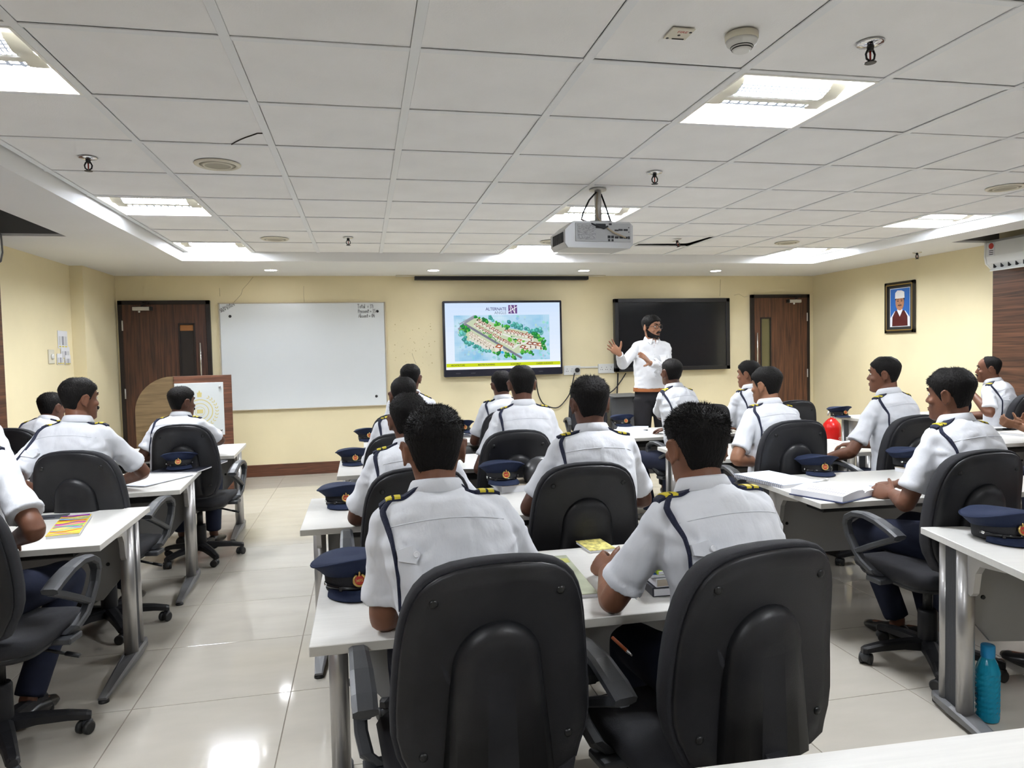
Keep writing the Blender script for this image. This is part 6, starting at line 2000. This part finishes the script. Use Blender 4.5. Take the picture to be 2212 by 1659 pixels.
# second desk
slab_px('envelope', (1085, 1066), (1160, 1060), (1085, 1036), DZ, .04, M_BROWNBK, 'brown paper bundle under the cap on the second desk', 'envelope')
p = on_z(1140, 1046, DZ)
def lump(name, c, r, m, lab, cat, seed, amp=.18):
    mb = MB(); n, mm = 26, 14; rings = []
    for i in range(1, mm):
        a = -PI / 2 + PI * i / mm; ring = []
        for j in range(n):
            d = Vector((math.cos(a) * math.cos(2 * PI * j / n), math.cos(a) * math.sin(2 * PI * j / n), math.sin(a)))
            q = 1 + amp * noise.noise(d * 2.4 + Vector((seed, 0, 0)))
            ring.append(Vector((c[0] + d.x * r[0] * q, c[1] + d.y * r[1] * q, max(c[2] - r[2] * .92, c[2] + d.z * r[2] * q))))
        rings.append(ring)
    mb.loft(rings, True, True)
    return tag(mb.obj(name, m), lab, cat)
lump('knit_cap', (p.x + .035, 3.855, DZ + .088), (.095, .085, .095), mat('dark_grey_leather', (.035, .035, .037), .35), 'dark grey rounded cap behind the navy cap on the second desk', 'cap', 1, .05)
lump('cloth_pouch', (p.x + .075, 3.70, DZ + .050), (.058, .050, .052), mat('grey_crumpled_cloth', (.10, .09, .085), .8, bump=(25, .8)), 'crumpled grey cloth pouch beside the navy cap', 'pouch', 5, .45)
# third and front middle desks
slab_px('paper_sheet', (1000, 1014), (1036, 1014), (1002, 994), DZ, .003, M_PAPER, 'white paper sheet on the third middle desk', 'paper')
slab_px('blue_book', (1000, 944), (1026, 944), (1004, 930), DZ, .020, M_BLUEBK, 'blue book under the cap on the front middle desk', 'book')
slab_px('blue_book', (1004, 938), (1038, 944), (1012, 928), DZ + .021, .012, mat('navy_book', (.015, .03, .14), .35), 'navy book on top of the blue book', 'book')
slab_px('paper_sheet', (1330, 931), (1400, 931), (1336, 921), DZ, .003, M_PAPERB, 'white papers under the cap in front of the presenter', 'paper')
slab_px('paper_sheet', (1436, 940), (1472, 938), (1440, 926), DZ, .003, M_PAPER, 'paper under the bent man forearm', 'paper')
slab_px('newspaper', (1500, 972), (1545, 972), (1506, 955), DZ + .005, .006, mat('coloured_newsprint', (.46, .40, .34), .8, var=(70, .6)), 'colour printed newspaper on the third right desk', 'newspaper')
slab_px('paper_sheet', (1795, 958), (1835, 962), (1800, 940), DZ, .003, M_PAPER, 'printed sheet beside the man in profile', 'paper')
# second right desk: spiral notebook, open book, marker, papers, stapler
r_, W, D = slab_px('spiral_notebook', (1692, 1056), (1772, 1047), (1632, 1026), DZ, .020, M_PAPERB, 'blue-white spiral notebook on the left end of the second right desk', 'notebook')
for k in range(26):
    mb = MB(); y0 = -D / 2 + .012 + (D - .024) * k / 25
    mb.tube([(-W / 2 - .001 + .008 * math.cos(a), y0, .010 + .011 * math.sin(a)) for a in [2 * PI * q / 10 for q in range(11)]], .0011, 5); mb.obj('wire_ring', mat('blue_grey_wire', (.12, .14, .24), .35, .6), r_)
a, b, c = on_z(1843, 1086, DZ), on_z(1928, 1078, DZ), on_z(1752, 1058, DZ)
ob = empty('open_book', (2.375, 3.23, DZ), R(22))
W2, D2 = .19, .285
mb = MB(); mb.box((0, 0, .003), (2 * W2 + .02, D2 + .012, .005), ch=.001); mb.obj('cover', mat('dark_blue_board', (.02, .03, .09), .4), ob)
for s, tk in ((-1, .046), (1, .034)):
    mb = MB(); pr_ = [(0, .006), (0, tk * .78), (s * .02, tk), (s * .06, tk * 1.04), (s * .12, tk * .93), (s * W2, tk * .72), (s * (W2 + .004), .0065)]
    if s > 0: pr_ = pr_[::-1]
    mb.loft([[(x, y, z) for x, z in pr_] for y in (D2 / 2, -D2 / 2)], True, False); pg = mb.obj('page_block', M_PAPER, ob)
    for col_ in range(2):
        xa = s * (.035 + .07 * col_); xb = s * (.035 + .07 * col_ + .058)
        for q in range(17):
            y0 = D2 / 2 - .05 - q * .0135
            def zz(x): return float(np.interp(abs(x), [0, .02, .06, .12, W2], [tk * .78, tk, tk * 1.04, tk * .93, tk * .72])) + .0004
            if q in (0, 1) and col_ == 1 and s < 0: continue
            mbt = MB(); mbt.add([(xa, y0, zz(xa)), (xb, y0, zz(xb)), (xb, y0 + .0062, zz(xb)), (xa, y0 + .0062, zz(xa))], [(0, 1, 2, 3)]); mbt.obj('text_line', M_PRINT, pg)
tag(ob, 'thick open book with printed pages at the near edge of the second right desk', 'book')
p = on_z(1778, 1044, DZ)
mk = empty('marker_pen', (p.x, p.y + .02, DZ + .009), R(28))
mb = MB(); mb.tube([(-.06, 0, 0), (.05, 0, 0)], .0085, 12); mb.obj('barrel', M_WHITEP, mk)
mb = MB(); mb.tube([(.05, 0, 0), (.075, 0, 0)], .0082, 12); mb.obj('cap', M_WHITEP, mk)
tag(mk, 'white marker pen between the spiral notebook and open book', 'pen')
slab_px('paper_sheet', (1905, 1056), (1945, 1046), (1918, 1042), DZ, .010, M_PAPERB, 'pale blue-edged notebook beside the open book', 'notebook')
slab_px('hardback_book', (1932, 1018), (1985, 1028), (1926, 1002), DZ, .028, M_BROWNBK, 'tan hardback book under the half hidden cap at right', 'book')
# right edge desk
slab_px('thick_book', (2158, 938), (2215, 944), (2140, 926), DZ, .022, mat('pale_book', (.62, .58, .52), .6), 'pale closed book under the clasped hands', 'book')
slab_px('paper_sheet', (2140, 926), (2190, 924), (2126, 914), DZ + .0235, .003, M_PAPER, 'white papers beside the clasped hands at the right edge', 'paper')

# water bottle on the floor
wbm = mat('blue_green_bottle_plastic', (.02, .42, .62), .12, trans=.55, ior=1.3, spec=.5)
wt = empty('water_bottle', on_z(2133, 1556, 0))
prof = [(.030, .002), (.041, .010), (.042, .03)]
mb = MB(); n = 24; rings = []
for r_, z in [(.030, .002), (.040, .008), (.042, .02)] + [(.042 - .0018 * (q % 2), .03 + q * .0105) for q in range(17)] + [(.040, .212), (.034, .232), (.026, .250), (.0225, .262)]:
    rings.append([Vector(((r_ + (.0016 if (j + round(z * 95)) % 2 else 0) * (1 if .03 < z < .21 else 0)) * math.cos(2 * PI * j / n), (r_ + (.0016 if (j + round(z * 95)) % 2 else 0) * (1 if .03 < z < .21 else 0)) * math.sin(2 * PI * j / n), z)) for j in range(n)])
mb.loft(rings, True, False); mb.obj('bottle_body', wbm, wt)
mb = MB(); mb.lathe([(.024, .256), (.025, .258), (.025, .300), (.023, .304), (.010, .305)], 24); mb.obj('screw_cap', mat('bright_blue_cap', (.012, .25, .52), .35), wt)
mb = MB(); mb.lathe([(.030, .006), (.037, .010), (.0375, .115), (.030, .1155)], 20); mb.obj('water', mat('blue_water', (.04, .40, .55), .02, trans=.8, ior=1.33), wt)
tag(wt, 'blue plastic water bottle on the floor by the nearest right desk leg', 'bottle')
